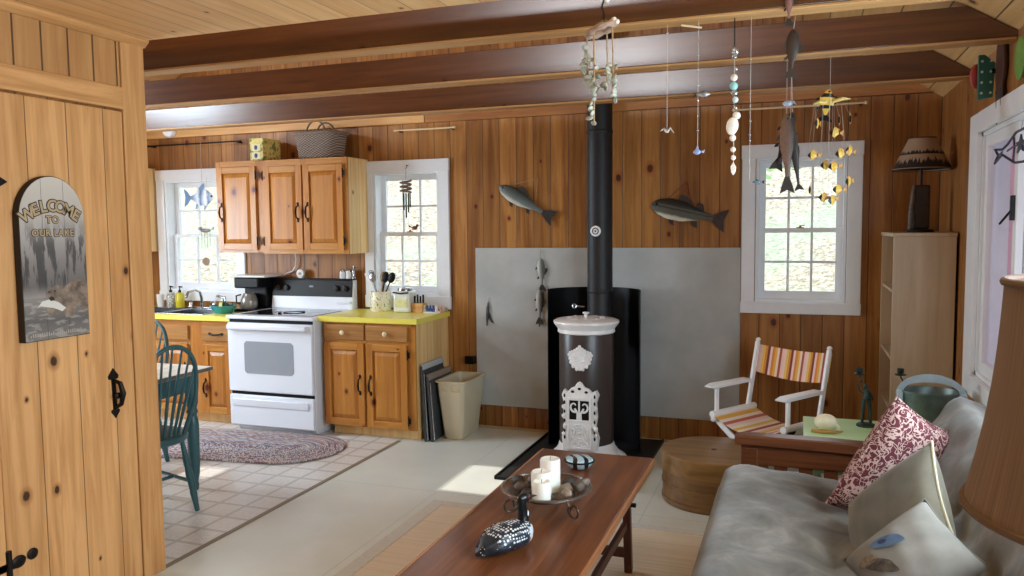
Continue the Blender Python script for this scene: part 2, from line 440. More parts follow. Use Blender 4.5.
# openings (inner)
O1 = (-5.33, -4.57, 1.02, 2.0); O2 = (-3.22, -2.645, 1.02, 2.0); O3 = (-.28, .29, 1.03, 2.0)
struct('wall_back', wall_grid(XL-.1, .95, 0, 2.372, [O1, O2, O3], lambda mb, a, b, c, d: mb.box(a, b, W, W+.14, c, d)), M['pine_back'])
def roof_z(x): return 2.34+.63*(XR-x) if x > -2.6 else 4.503+.63*(x+2.6)
struct('wall_back_gable', MB().prism([(XL, 2.373), (.78, 2.373), (-2.6, roof_z(-2.6))], W, W+.14), M['pine_back'])
OR = (1.9, 4.46, .80, 1.99)      # sliding window in the right wall (y0,y1,z0,z1)
struct('wall_right', wall_grid(YB-.1, W, 0, 2.36, [OR, (.8, 1.75, .8, 1.95)], lambda mb, a, b, c, d: mb.box(XR, XR+.12, a, b, c, d)), M['pine_side'])
struct('wall_left', MB().box(XD-.11, XD-.016, YB, 2.786, 0, 2.385), M['pine_side'])
struct('wall_kitchen_left', wall_grid(2.7, W, 0, 2.42, [(2.95, 3.95, 1.0, 2.0)], lambda mb, a, b, c, d: mb.box(XL-.1, XL, a, b, c, d)), M['pine_side'])
struct('wall_bathroom', MB().box(XL, XD-.11, 2.69, 2.784, 0, 2.385), M['pine_back'])
LOFTW = (-2.65, -1.5, 3.08, 3.72)
struct('wall_rear', wall_grid(XL, XR, 0, 2.385, [], lambda mb, a, b, c, d: mb.box(a, b, YB-.1, YB, c, d)), M['pine_back'])
g = MB(); la, lb, lc, ld = LOFTW
g.prism([(XL, 2.385), (XL, roof_z(XL)), (la, roof_z(la)), (la, 2.385)], YB-.1, YB)
g.prism([(lb, 2.385), (lb, roof_z(lb)), (XR, roof_z(XR)), (XR, 2.385)], YB-.1, YB)
g.prism([(la, ld), (la, roof_z(la)), (lb, roof_z(lb)), (lb, ld)], YB-.1, YB)
g.box(la, lb, YB-.1, YB, 2.385, lc)
struct('wall_rear_gable', g, M['pine_back'])
# roof
def slope(x0, x1, holes):
    def emit(mb, a, b, c, d): mb.prism([(a, roof_z(a)), (b, roof_z(b)), (b, roof_z(b)+.06), (a, roof_z(a)+.06)], c, d)
    return wall_grid(x0, x1, YB-.1, W+.14, holes, emit)
RL1 = (-5.75, -5.15, 2.85, 4.15); RL2 = (-4.09, -3.82, 4.2, 4.72)
struct('ceiling_right_slope', slope(-2.6, 1.15, []), M['pine_roof'])
struct('ceiling_left_slope', slope(-6.25, -2.6001, [RL1, RL2]), M['pine_roof'])
struct('ceiling_loft', MB().box(XL, .76, YB, 2.80, 2.385, 2.43), M['pine_ceiling'])
M['strip'] = wood('pale_strip', '#a97a48', '#c39560', 'X', None, 'Z', 0, .2, .012, 1.0, .5, seed=91)
# beams across the room, trimmed to the roof slope at both ends
for i, y1 in enumerate((3.10, 3.926, 4.827)):
    z0, z1 = 2.314, 2.455
    xr = lambda z: XR-(z-2.335)/.63
    poly = [(-6.0, z0), (XR, z0), (XR, 2.335), (xr(z1), z1), (-5.86, z1), (-6.0, 2.36)]
    bo_ = struct('ceiling_beam', MB().prism(poly, y1-.09, y1), M['beam'], bevel=.003)
    MB().box(-5.98, XR-.004, y1-.093, y1+.003, 2.303, 2.3135).build('soffit_strip', M['strip'], bo_, bevel=.002)
struct('trim_2', MB().box(XL, -2.75, W-.03, W, 2.372, 2.50), M['pine_trim_x'], bevel=.003)
struct('trim_3', MB().box(-2.748, XR-.02, W-.025, W, 2.372, 2.50), wood('warm_header', '#8a5224', '#a9713a', 'X', None, 'Z', .02, .25, .018, 1.2, .5), bevel=.003)
struct('baseboard_back', MB().box(-2.5, XR, W-.014, W, 0, .018), plain('pale_shoe_moulding', '#b9a27c', .5), bevel=.003)

# pine door wall
struct('wall_left_panel', MB().box(XD-.016, XD-.004, YB, 2.66, 2.163, 2.386), wood('pine_over_door', '#b57f4a', '#cb9860', 'Z', .118, 'Y', .05, .5, .02, 3.2, .5, .2, .006, seed=31, kcol='#43200f', halo='#99602f'))
struct('trim_4', MB().box(XD-.016, XD+.006, YB, 2.664, 2.070, 2.164), M['pine_trim_y'], bevel=.003)
struct('trim_5', MB().box(XD-.06, XD+.004, 2.664, 2.790, 0, 2.385), M['pine_trim_z'], bevel=.004)
struct('trim_6', MB().prism([(XD-.016, 2.386), (XD+.028, 2.386), (XD+.028, 2.374), (XD+.004, 2.352), (XD-.016, 2.352)], YB, 2.80), M['pine_trim_y'], bevel=.002)
struct('trim_7', MB().box(XD-.016, XD+.006, 1.90, 2.028, 0, 2.07), M['pine_trim_z'], bevel=.004)
struct('wall_left_lower', MB().box(XD-.016, XD-.004, YB, 1.90, 0, 2.07), M['pine_door'])
door = struct('door_1', MB().box(XD-.014, XD, 2.033, 2.659, .012, 2.060), M['pine_door'], bevel=.003)

# ------------------------------------------------------------------ double-hung windows in the back wall
def back_window(name, ox0, ox1, oz0, oz1, o, cols=3):
    x0, x1, z0, z1 = o
    w = thing(name, None, None, ((x0+x1)/2, W, oz0)); w['kind'] = 'structure'
    g = MB()
    g.box(ox0, x0-.004, W-.022, W, z0-.004, oz1-.001); g.box(x1+.004, ox1, W-.022, W, z0-.004, oz1-.001)
    g.build('window_casing', M['white_paint'], w, bevel=.003)
    MB().box(ox0-.004, ox1+.004, W-.026, W, z1, oz1).build('window_casing', M['white_paint'], w, bevel=.003)
    MB().box(ox0-.004, ox1+.004, W-.028, W, oz0, z0).build('window_casing', M['white_paint'], w, bevel=.003)
    j = MB(); t = .018
    j.box(x0, x0+t, W-.01, W+.14, z0, z1); j.box(x1-t, x1, W-.01, W+.14, z0, z1)
    j.box(x0+t, x1-t, W-.01, W+.14, z1-t, z1); j.box(x0+t, x1-t, W-.005, W+.14, z0, z0+t)
    j.build('window_jamb', M['white_paint'], w)
    a0, a1, b0, b1 = x0+t, x1-t, z0+t, z1-t; mid = (b0+b1)/2
    for y, c0, c1 in ((W+.055, b0, mid+.016), (W+.09, mid-.016, b1)):
        s = MB(); f = .042; d = .030
        s.box(a0, a0+f, y, y+d, c0, c1); s.box(a1-f, a1, y, y+d, c0, c1)
        lo, hi = (.055, .032) if c0 == b0 else (.032, .042)
        s.box(a0+f, a1-f, y, y+d, c0, c0+lo); s.box(a0+f, a1-f, y, y+d, c1-hi, c1)
        gx0, gx1, gz0, gz1 = a0+f, a1-f, c0+lo, c1-hi
        for k in range(1, cols):
            x = gx0+(gx1-gx0)*k/cols; s.box(x-.008, x+.008, y+.004, y+d-.004, gz0, gz1)
        zz = (gz0+gz1)/2; s.box(gx0, gx1, y+.005, y+d-.005, zz-.008, zz+.008)
        sash = s.build('sash', M['white_paint'], w, bevel=.002)
        MB().box(gx0-.004, gx1+.004, y+.013, y+.017, gz0-.004, gz1+.004).build('glass_pane', M['glassy'], sash)
    l = MB(); xm = (x0+x1)/2
    l.box(xm-.025, xm+.025, W+.05, W+.062, mid+.014, mid+.022); l.cyl((xm, W+.056, mid+.02), (xm, W+.056, mid+.032), .011, .008, 12)
    l.bar((xm, W+.056, mid+.03), (xm+.03, W+.05, mid+.034), .008, .006)
    l.build('sash_lock', M['brass'], w)
    return w
back_window('window_1', -5.42, -4.486, .935, 2.092, O1)
back_window('window_2', -3.305, -2.556, .920, 2.092, O2)
back_window('window_3', -.371, .383, .953, 2.091, O3)

# sliding window in the right wall
w4 = thing('window_4', None, None, (XR, 4.4, .8)); w4['kind'] = 'structure'
y0, y1, z0, z1 = OR
g = MB(); g.box(XR-.022, XR, y1, y1+.19, z0-.1, z1+.098); g.box(XR-.022, XR, y0-.14, y0, z0-.1, z1+.098)
g.box(XR-.024, XR, y0, y1, z1+.001, z1+.098); g.box(XR-.030, XR, y0, y1, z0-.1, z0)
g.build('window_casing', M['white_paint'], w4, bevel=.003)
g = MB(); g.box(XR, XR+.12, y1-.02, y1, z0, z1); g.box(XR, XR+.12, y0, y0+.02, z0, z1); g.box(XR, XR+.12, y0, y1, z1-.02, z1); g.box(XR, XR+.12, y0, y1, z0, z0+.02)
g.build('window_jamb', M['white_paint'], w4)
for (a, b, x) in ((3.82, 4.44, XR+.012), (3.20, 3.90, XR+.052), (2.56, 3.26, XR+.012), (1.92, 2.62, XR+.052)):
    s = MB(); f = .055
    s.box(x, x+.03, a, a+f, z0+.02, z1-.02); s.box(x, x+.03, b-f, b, z0+.02, z1-.02)
    s.box(x, x+.03, a+f, b-f, z0+.02, z0+.02+f); s.box(x, x+.03, a+f, b-f, z1-.02-f, z1-.02)
    sash = s.build('sash', M['white_paint'], w4, bevel=.003)
    MB().box(x+.012, x+.016, a+f-.004, b-f+.004, z0+.02+f, z1-.02-f).build('glass_pane', M['glassy'], sash)
l = MB(); l.box(XR-.004, XR+.013, 3.838, 3.862, 1.56, 1.665); l.bar((XR-.002, 3.85, 1.60), (XR-.025, 3.93, 1.545), .009, .008)
l.build('window_latch', M['black'], w4, bevel=.003)
# unseen loft window, and a kitchen side window made up for the added daylight
def plain_frame(name, mb, n=None):
    o = mb.build(name, M['white_paint'], bevel=.003); o['kind'] = 'structure'
g = MB(); a, b, c, d = LOFTW
for x in (a, (a+b)/2-.025, b-.05): g.box(x, x+.05, YB-.07, YB-.02, c, d)
g.box(a, b, YB-.07, YB-.02, c, c+.05); g.box(a, b, YB-.07, YB-.02, d-.05, d)
plain_frame('window_5', g)
g = MB()
for y in (2.95, 3.42, 3.89): g.box(XL-.07, XL-.02, y, y+.06, 1.0, 2.0)
g.box(XL-.07, XL-.02, 2.95, 3.95, 1.0, 1.05); g.box(XL-.07, XL-.02, 2.95, 3.95, 1.95, 2.0)
plain_frame('unseen_side_window', g)

# outdoors, seen through the panes
def hill(u, v):
    x = -34+46*u; y = 6.2+17*v
    h = -.5+.30*max(0, y-7.0)*(1 if x < -1 else 1.15)+.12*math.sin(x*1.7)*math.cos(y*1.1)
    return (x, y, h)
o = MB().sheet(hill, 80, 26).build('hillside', M['litter']); o['kind'] = 'structure'
o = MB().box(1.2, 14, -6, 6.1, -.6, -.5).build('ground_outside', M['litter']); o['kind'] = 'structure'
def tree(x, y, z, h, r, lean, label):
    t = thing('forest_tree', label, 'tree', (x, y, z), 'young trees beyond the back windows')
    pts = [(x+lean*q*h+.05*math.sin(5*q), y, z-.2+q*h) for q in (0, .25, .5, .75, 1)]
    MB().tube(pts, [r, r*.85, r*.7, r*.5, r*.25], 9).build('trunk', M['bark'], t)
    f = MB(); rnd = random.Random(int(x*100))
    for k in range(190):
        a = rnd.uniform(0, 2*PI); q = rnd.uniform(.38, 1.0); rr = rnd.uniform(.1, 1.1)*(1.15-q*.6)
        c = V((x+lean*q*h+math.cos(a)*rr, y+math.sin(a)*rr, z+q*h)); s = rnd.uniform(.05, .10)
        m = Matrix.Translation(c) @ Matrix.Rotation(rnd.uniform(0, 6), 4, 'Z') @ Matrix.Rotation(rnd.uniform(-1, 1), 4, 'X')
        vs = [f.vert(m @ V(p)) for p in ((-s, 0, 0), (0, -s*.5, .01), (s, 0, 0), (0, s*.5, .01))]; f.face(vs)
    f.build('foliage', M['leaf'], t)
tree(-.55, 9.2, .1, 5.0, .07, .02, 'slim tree left of centre outside the right-hand back window')
tree(.55, 10.4, .4, 5.5, .09, -.02, 'slim leafy tree behind the right sash of the right-hand back window')
tree(-4.6, 11.5, 1.0, 5.5, .08, .03, 'thin tree on the slope outside the window right of the wall cabinets')
tree(-8.6, 11.0, .9, 5.0, .07, -.02, 'thin tree on the slope outside the window over the sink')
cu = MB()
def drape(u, v): return (XR+.30+.035*math.sin(u*34), 2.95+2.6*u, .35+1.95*v)  # cloth stretched beyond its visible part to block sky light
cu.sheet(drape, 120, 3, .004)
n = NT('pink_and_blue_striped_cloth'); s = n.sep(n.pos())
u = n.m('DIVIDE', s[1], .34); fr = n.m('SUBTRACT', u, n.m('FLOOR', u))
dc_ = n.ramp(fr, [(0, '#e3c3ce'), (.22, '#c3cad9'), (.4, '#e6dce2'), (.55, '#d9a9bb'), (.75, '#b6bcd0'), (.88, '#ecd8df')], 'CONSTANT')
tl_ = n.nd('ShaderNodeBsdfTranslucent', {'Color': dc_}); df_ = n.nd('ShaderNodeBsdfDiffuse', {'Color': dc_}); mx_ = n.nd('ShaderNodeMixShader', {0: .6, 1: df_.outputs[0], 2: tl_.outputs[0]})
n.t.links.new(mx_.outputs[0], n.t.nodes['Material Output'].inputs['Surface']); mt = n.mat
tag(cu.build('outdoor_drape', mt), 'pink and pale blue striped cloth hanging outside the right-hand sliding window', 'drape')

# curtain rods left above the three back windows
def rod(name, xa, xb, z, label, m):
    t = thing(name, label, 'curtain rod', ((xa+xb)/2, W, z), 'bare curtain rods over the back windows')
    MB().cyl((xa, W-.06, z), (xb, W-.06, z), .0065, seg=10).build('rod', m, t)
    for x in (xa+.03, xb-.03):
        MB().bar((x, W, z-.004), (x, W-.062, z-.004), .01, .014).build('bracket', M['iron'], t)
    for x in (xa, xb): MB().ball((x, W-.06, z), .011, seg=10, rings=6).build('finial', m, t)
rod('curtain_rod', -5.45, -4.46, 2.305, 'dark curtain rod above the window over the sink', M['iron'])
rod('curtain_rod', -2.99, -2.48, 2.318, 'pale bare rod above the window beside the wall cabinets', M['ivory'])
rod('curtain_rod', -.43, .388, 2.325, 'thin pale rod above the right-hand back window', M['ivory'])

# ornaments hanging in the window over the sink
def fish_profile(k): return math.sin(PI*min(1, k*1.0))**.75
def fish_body(mb, L, H, T, prof, n=16, seg=14, bend=0.0):
    rings = []
    for i in range(n+1):
        q = i/n; h = max(prof(q)*H/2, .0012); t = max(prof(q)*T/2, .001); zc = bend*math.sin(PI*q)
        rings.append([(q*L, t*math.cos(2*PI*k/seg), zc+h*math.sin(2*PI*k/seg)) for k in range(seg)])
    mb.loft(rings); return mb
def trout(q):  # slim game fish, head at 0
    pts = [(0, .12), (.06, .52), (.15, .8), (.3, 1), (.5, .97), (.7, .66), (.85, .36), (1, .26)]
    for (a, A), (b, B) in zip(pts, pts[1:]):
        if q <= b:
            k = (q-a)/(b-a); k = k*k*(3-2*k); return A+(B-A)*k
    return pts[-1][1]
def deep(q):
    pts = [(0, .08), (.12, .5), (.35, 1), (.6, .9), (.85, .35), (1, .16)]
    for (a, A), (b, B) in zip(pts, pts[1:]):
        if q <= b:
            k = (q-a)/(b-a); k = k*k*(3-2*k); return A+(B-A)*k
    return .16
def bands(name, stops, axis, span, lo=0.0, rough=.45, interp='LINEAR', speck=None):
    n = NT(name); p = n.pos(); s = n.sep(p)
    f = n.m('DIVIDE', n.m('SUBTRACT', s['XYZ'.index(axis)], lo), span)
    f = n.m('ADD', f, n.m('MULTIPLY', n.m('SUBTRACT', n.noise(p, 40, 3), .5), .10))
    c = n.ramp(f, stops, interp)
    if speck: c = n.mix(n.m('GREATER_THAN', n.noise(p, 130, 1), .62), c, lin(speck))
    return n.out(c, rough)
def fish(name, label, cat, L, H, T, prof, body, fin, mtx, group=None, eye=True, parent=None, belly_fins=True, dorsal=(.38, .62, .35), tail=.28, bend=0.0, scale_fin=1.0):
    """local: nose at the origin, tail along +X, back along +Z; mtx places it"""
    def setm(o):
        o.matrix_basis = mtx if parent is None else Matrix.Identity(4)
    if parent is None:
        t = bpy.data.objects.new(name, None); COL.objects.link(t); tag(t, label, cat, group); LOCAL.add(t.name)
        par = t
    else: par = parent
    b = fish_body(MB(), L, H, T, prof, bend=bend)
    b = b.build('body' if parent is None else name, body, par)
    own = b if parent is not None else t
    f = MB(); a = L*.985; tl = L*tail; th = H*.52; tt = max(T*.12, .0018)
    f.prism([(a, prof(1)*H*.5), (a+tl*.55, th*.75), (a+tl, th), (a+tl*.8, 0), (a+tl, -th), (a+tl*.55, -th*.75), (a, -prof(1)*H*.5)], -tt/2, tt/2)
    f.build('tail_fin', fin, own)
    d0, d1, dh = dorsal
    zt = lambda q: prof(q)*H/2*.92+bend*math.sin(PI*q)
    MB().prism([(d0*L, zt(d0)), (d0*L+.02*L, zt(d0)+H*dh), ((d0+d1)/2*L, zt((d0+d1)/2)+H*dh*.9), (d1*L, zt(d1)+H*dh*.35), (d1*L, zt(d1))], -tt/2, tt/2).build('dorsal_fin', fin, own)
    if belly_fins:
        for q in (.30, .66):
            zb = -prof(q)*H/2*.9+bend*math.sin(PI*q)
            MB().prism([(q*L, zb), (q*L+.10*L, zb), (q*L+.13*L, zb-H*.28), (q*L+.07*L, zb-H*.25)], -tt/2, tt/2).build('belly_fin', fin, own)
    if eye:
        e = MB()
        for sgn in (-1, 1): e.ball((L*.085, sgn*prof(.085)*T/2*.78, prof(.085)*H*.14), H*.07, H*.05, H*.07, 10, 6)
        e.build('eye', M['black'], own)
    if parent is None: t.matrix_basis = mtx
    return own
mb_ = bands('blue_white_fish', [(0, '#e8eef5'), (.2, '#5d7fa8'), (.3, '#eef2f7'), (.5, '#4b6d99'), (.6, '#e8eef5'), (.85, '#6f8fb4')], 'X', .27, 0, .35)
t = fish('fish_ornament', 'blue and white striped fish hanging in the window over the sink', 'ornament', .25, .15, .03, deep, mb_, plain('blue_fin', '#5d7fa8', .4), Matrix.Translation((-4.715, 5.56, 1.838)) @ rotz(PI))
MB().tube([(.12, 0, .06), (.12, 0, .47)], .0015, 6).build('hanging_string', M['thread'], t)
t = thing('sash_wind_chime', 'small grey bird chime with glass rods and a round brown disc in the sink window', 'wind chime', (-4.85, 5.60, 1.56))
b = MB(); b.ball((-4.85, 5.60, 1.555), .055, .018, .018); b.prism([(-4.80, 1.56), (-4.765, 1.585), (-4.775, 1.555)], 5.592, 5.608); b.ball((-4.905, 5.60, 1.572), .02, .016, .016)
b.build('bird', plain('pewter', '#8b8d90', .4, .5), t)
for k in range(4):
    x = -4.895+.03*k; MB().cyl((x, 5.60, 1.545), (x, 5.60, 1.40+.02*(k % 2)), .003, seg=8).build('chime_rod', M['crystal'], t)
MB().tube([(-4.855, 5.60, 1.54), (-4.858, 5.60, 1.32)], .001, 5).tube([(-4.85, 5.60, 1.57), (-4.85, 5.635, 2.02)], .001, 5).build('string', M['thread'], t)
MB().lathe([(0, -.004), (.036, -.004), (.036, .004), (0, .004)], m=Matrix.Translation((-4.858, 5.60, 1.285)) @ Matrix.Rotation(PI/2, 4, 'X')).build('disc', plain('brown_disc', '#8a6f58', .6, 0, '#a3866c', 30), t)
t = thing('wind_chime', 'small wind chime with dark rods hanging in the window beside the wall cabinets', 'wind chime', (-2.9, 5.61, 2.0))
h = MB(); h.tube([(-2.896, 5.638, 2.045), (-2.896, 5.61, 2.05), (-2.892, 5.605, 2.03), (-2.903, 5.607, 2.02)], .003, 7); h.tube([(-2.9, 5.607, 2.02), (-2.905, 5.61, 1.93)], .0012, 5); h.build('hook', M['iron'], t)
pts = [(-2.905+.045*math.cos(a*.7), 5.61+.03*math.sin(a*.7), 1.93-.0035*a) for a in range(0, 28)]
MB().tube(pts, .008, 7).build('driftwood_coil', plain('driftwood', '#7d6553', .8), t)
for k, (x, z) in enumerate(((-2.925, 1.70), (-2.905, 1.64), (-2.885, 1.68), (-2.87, 1.72))):
    MB().cyl((x, 5.61, 1.83), (x, 5.61, z), .006, seg=8).build('chime_rod', M['iron'], t)
    MB().tube([(x, 5.61, 1.83), (x, 5.61, 1.91)], .001, 5).build('string', M['thread'], t)
t = thing('bird_figurine', 'tiny brown bird perched on the sash of the window beside the wall cabinets', 'figurine', (-2.88, 5.69, 1.535))
b = MB(); b.ball((-2.885, W+.045, 1.558), .026, .012, .016); b.ball((-2.862, W+.045, 1.576), .012); b.prism([(-2.905, 1.56), (-2.94, 1.585), (-2.935, 1.565)], W+.041, W+.049)
b.build('body', plain('brown_wood', '#7a4f35', .6), t)
MB().prism([(-2.852, 1.574), (-2.838, 1.577), (-2.852, 1.581)], W+.042, W+.048).build('beak', M['brass'], t)

# ------------------------------------------------------------------ kitchen cabinets
def raised_door(par, x0, x1, z0, z1, y, handle=None, hinge=None, name='door', pull_top=False):
    """frame-and-panel door in the XZ plane, front at y-.02"""
    f = .052; g = MB()
    g.box(x0, x0+f, y-.02, y, z0, z1); g.box(x1-f, x1, y-.02, y, z0, z1); g.box(x0+f, x1-f, y-.001, y, z0, z1)
    d = g.build(name, M['cab'], par, bevel=.004)
    for bx_ in ((x0+f, x1-f, y-.0195, y, z0, z0+f), (x0+f, x1-f, y-.0195, y, z1-f, z1)): MB().box(*bx_).build('door_rail', M['cab_h'], d, bevel=.003)
    p = MB(); a, b, c, e = x0+f, x1-f, z0+f, z1-f; i = .034
    o_ = [p.vert(q) for q in ((a, y-.002, c), (b, y-.002, c), (b, y-.002, e), (a, y-.002, e))]
    m_ = [p.vert(q) for q in ((a+.008, y-.006, c+.008), (b-.008, y-.006, c+.008), (b-.008, y-.006, e-.008), (a+.008, y-.006, e-.008))]
    i_ = [p.vert(q) for q in ((a+i, y-.018, c+i), (b-i, y-.018, c+i), (b-i, y-.018, e-i), (a+i, y-.018, e-i))]
    for A, B in ((o_, m_), (m_, i_)):
        for k in range(4): p.face([A[k], A[(k+1) % 4], B[(k+1) % 4], B[k]])
    p.face(i_); p.face(o_[::-1])
    p.build('raised_panel', M['cab'], d, sharp=15)
    if handle:
        hx, hz = handle; h = MB()
        h.tube([(hx, y-.02, hz-.055), (hx, y-.045, hz-.038), (hx, y-.052, hz), (hx, y-.045, hz+.038), (hx, y-.02, hz+.055)], [.005, .006, .0085, .006, .005], 8)
        for q in (-1, 1): h.ball((hx, y-.021, hz+q*.062), .011, .004, .018, 10, 6)
        h.build('handle', M['iron'], d)
    if hinge:
        hx, sg = hinge
        for hz in (z0+.07, z1-.07):
            h = MB(); h.cyl((hx, y-.023, hz-.028), (hx, y-.023, hz+.028), .005, seg=8); h.box(min(hx, hx+sg*.018), max(hx, hx+sg*.018), y-.0225, y-.019, hz-.022, hz+.022)
            h.ball((hx, y-.023, hz+.031), .006); h.ball((hx, y-.023, hz-.031), .006)
            h.build('hinge', M['iron'], d)
    return d
def carcass(name, label, x0, x1, y0, y1, z0, z1, toe=0.0, side=None, hollow=False):
    t = thing(name, label, 'cabinet', ((x0+x1)/2, (y0+y1)/2, z0))
    b = MB()
    if hollow: b.box(x0, x0+.018, y0, y1, z0+toe, z1).box(x1-.018, x1, y0, y1, z0+toe, z1).box(x0+.018, x1-.018, y0, y1, z0+toe, z0+toe+.018).box(x0+.018, x1-.018, y1-.01, y1, z0+toe+.018, z1).box(x0+.018, x1-.018, y0, y0+.004, z0+toe+.018, z1)
    else: b.box(x0, x1, y0, y1, z0+toe, z1)
    if toe: b.box(x0+.01, x1-.01, y0+.07, y1, z0, z0+toe)
    b.build('body', [side or M['cab_side']], t, bevel=.003)
    return t
# wall cabinets
t = carcass('wall_cabinet', 'honey pine wall cabinet with two doors, wicker basket on its top', -4.065, -3.270, 5.365, W-.002, 1.362, 2.108)
y = 5.348
for bx_ in ((-4.065, -4.015, y, 5.366, 1.362, 2.108), (-3.32, -3.27, y, 5.366, 1.362, 2.108), (-3.69, -3.645, y, 5.366, 1.362, 2.108)): MB().box(*bx_).build('face_frame_stile', M['cab'], t, bevel=.002)
for bx_ in ((-4.015, -3.69, y, 5.366, 1.362, 1.405), (-3.645, -3.32, y, 5.366, 1.362, 1.405), (-4.015, -3.69, y, 5.366, 2.045, 2.108), (-3.645, -3.32, y, 5.366, 2.045, 2.108)): MB().box(*bx_).build('face_frame_rail', M['cab_h'], t)
raised_door(t, -4.030, -3.676, 1.395, 2.056, y, (-3.712, 1.69), (-4.036, -1))
raised_door(t, -3.659, -3.305, 1.395, 2.056, y, (-3.622, 1.69), (-3.299, 1))
t = carcass('wall_cabinet', 'narrow single-door pine wall cabinet left of the two-door one, beside the sink window', -4.515, -4.070, 5.375, W-.002, 1.372, 2.112)
y = 5.358
for bx_ in ((-4.515, -4.473, y, 5.376, 1.372, 2.112), (-4.125, -4.070, y, 5.376, 1.372, 2.112)): MB().box(*bx_).build('face_frame_stile', M['cab'], t, bevel=.002)
for bx_ in ((-4.473, -4.125, y, 5.376, 1.372, 1.41), (-4.473, -4.125, y, 5.376, 2.05, 2.112)): MB().box(*bx_).build('face_frame_rail', M['cab_h'], t)
raised_door(t, -4.495, -4.117, 1.395, 2.065, y, (-4.452, 1.70), (-4.110, 1))
t = carcass('wall_cabinet', 'pine wall cabinet left of the sink window, mostly hidden by the door wall', -6.0, -5.435, 5.40, W-.002, 1.372, 2.11)
raised_door(t, -5.985, -5.45, 1.39, 2.09, 5.398, (-5.49, 1.7))
# base cabinets
YF = 5.09
t = carcass('base_cabinet', 'honey pine base cabinet with two drawers and two doors right of the stove', -3.345, -2.585, YF+.018, W-.002, 0, .868, .085)
for bx_ in ((-3.345, -3.333, YF, YF+.019, .085, .868), (-2.645, -2.585, YF, YF+.019, .085, .868), (-3.0, -2.98, YF, YF+.019, .085, .868)): MB().box(*bx_).build('face_frame_stile', M['cab'], t, bevel=.002)
for bx_ in ((-3.333, -3.0, YF, YF+.019, .845, .868), (-2.98, -2.645, YF, YF+.019, .845, .868), (-3.333, -3.0, YF, YF+.019, .70, .735), (-2.98, -2.645, YF, YF+.019, .70, .735)): MB().box(*bx_).build('face_frame_rail', M['cab_h'], t)
def drawer(par, x0, x1, z0, z1, y, knob=True):
    d = MB().box(x0, x1, y-.02, y, z0, z1).build('drawer', wood_drawer, par, bevel=.004)
    xm, zm = (x0+x1)/2, (z0+z1)/2
    if knob: MB().lathe([(0, .0), (.007, .0), (.007, .012), (.017, .018), (.018, .026), (.010, .032), (0, .033)], m=Matrix.Translation((xm, y-.02, zm)) @ Matrix.Rotation(PI/2, 4, 'X'), seg=18).build('knob', M['ivory'], d)
    else:
        h = MB(); h.tube([(xm-.05, y-.02, zm), (xm-.035, y-.042, zm-.004), (xm, y-.048, zm-.006), (xm+.035, y-.042, zm-.004), (xm+.05, y-.02, zm)], [.005, .006, .008, .006, .005], 8)
        for q in (-1, 1): h.ball((xm+q*.058, y-.021, zm), .018, .004, .011, 10, 6)
        h.build('handle', M['iron'], d)
    return d
wood_drawer = wood('drawer_pine', '#9a6a3a', '#b5824a', 'X', None, 'Z', 0, .15, .012, 1.8, .35, seed=25)
drawer(t, -3.338, -2.998, .735, .848, YF); drawer(t, -2.982, -2.642, .735, .848, YF)
raised_door(t, -3.338, -3.003, .090, .712, YF, (-3.036, .405)); raised_door(t, -2.982, -2.648, .090, .712, YF, (-2.972+.026, .405), (-2.640, 1))
t = carcass('base_cabinet', 'pine sink base cabinet left of the stove with black handles', -5.6, -4.172, YF+.018, W-.002, 0, .842, .085, None, True)
for a, b in ((-5.6, -5.55), (-5.08, -5.04), (-4.60, -4.475), (-4.19, -4.172)): MB().box(a, b, YF, YF+.019, .085, .842).build('face_frame_stile', M['cab'], t, bevel=.002)
for bx_ in ((-5.55, -5.08, YF, YF+.019, .66, .842), (-5.04, -4.60, YF, YF+.019, .66, .842), (-4.475, -4.19, YF, YF+.019, .64, .68), (-4.475, -4.19, YF, YF+.019, .79, .842)): MB().box(*bx_).build('face_frame_rail', M['cab_h'], t)
drawer(t, -4.472, -4.19, .678, .795, YF, False)
MB().box(-5.04, -4.61, YF-.02, YF, .678, .795).build('false_drawer', wood_drawer, t, bevel=.004)
raised_door(t, -4.472, -4.20, .095, .648, YF, (-4.447, .30), (-4.196, -1)); raised_door(t, -5.02, -4.62, .095, .648, YF, (-4.65, .42)); raised_door(t, -5.5, -5.06, .095, .648, YF, (-5.10, .42))
# worktops
def worktop(name, label, x0, x1, y0, z0, z1, hole=None):
    o = wall_grid(x0, x1, y0, W-.03, [hole] if hole else [], lambda mb, a, b, c, d: mb.box(a, b, c, d, z0, z1)).build(name, M['yellow_top'])
    bmx = o.modifiers.new('weld', 'WELD'); bmx.merge_threshold = .0005
    return tag(o, label, 'worktop')
worktop('worktop', 'yellow laminate worktop right of the stove under the utensil crock', -3.375, -2.556, 5.055, .869, .908)
worktop('worktop', 'yellow laminate worktop around the sink, left of the stove', -5.62, -4.168, 5.045, .843, .880, (-5.36, -4.50, 5.12, 5.55))
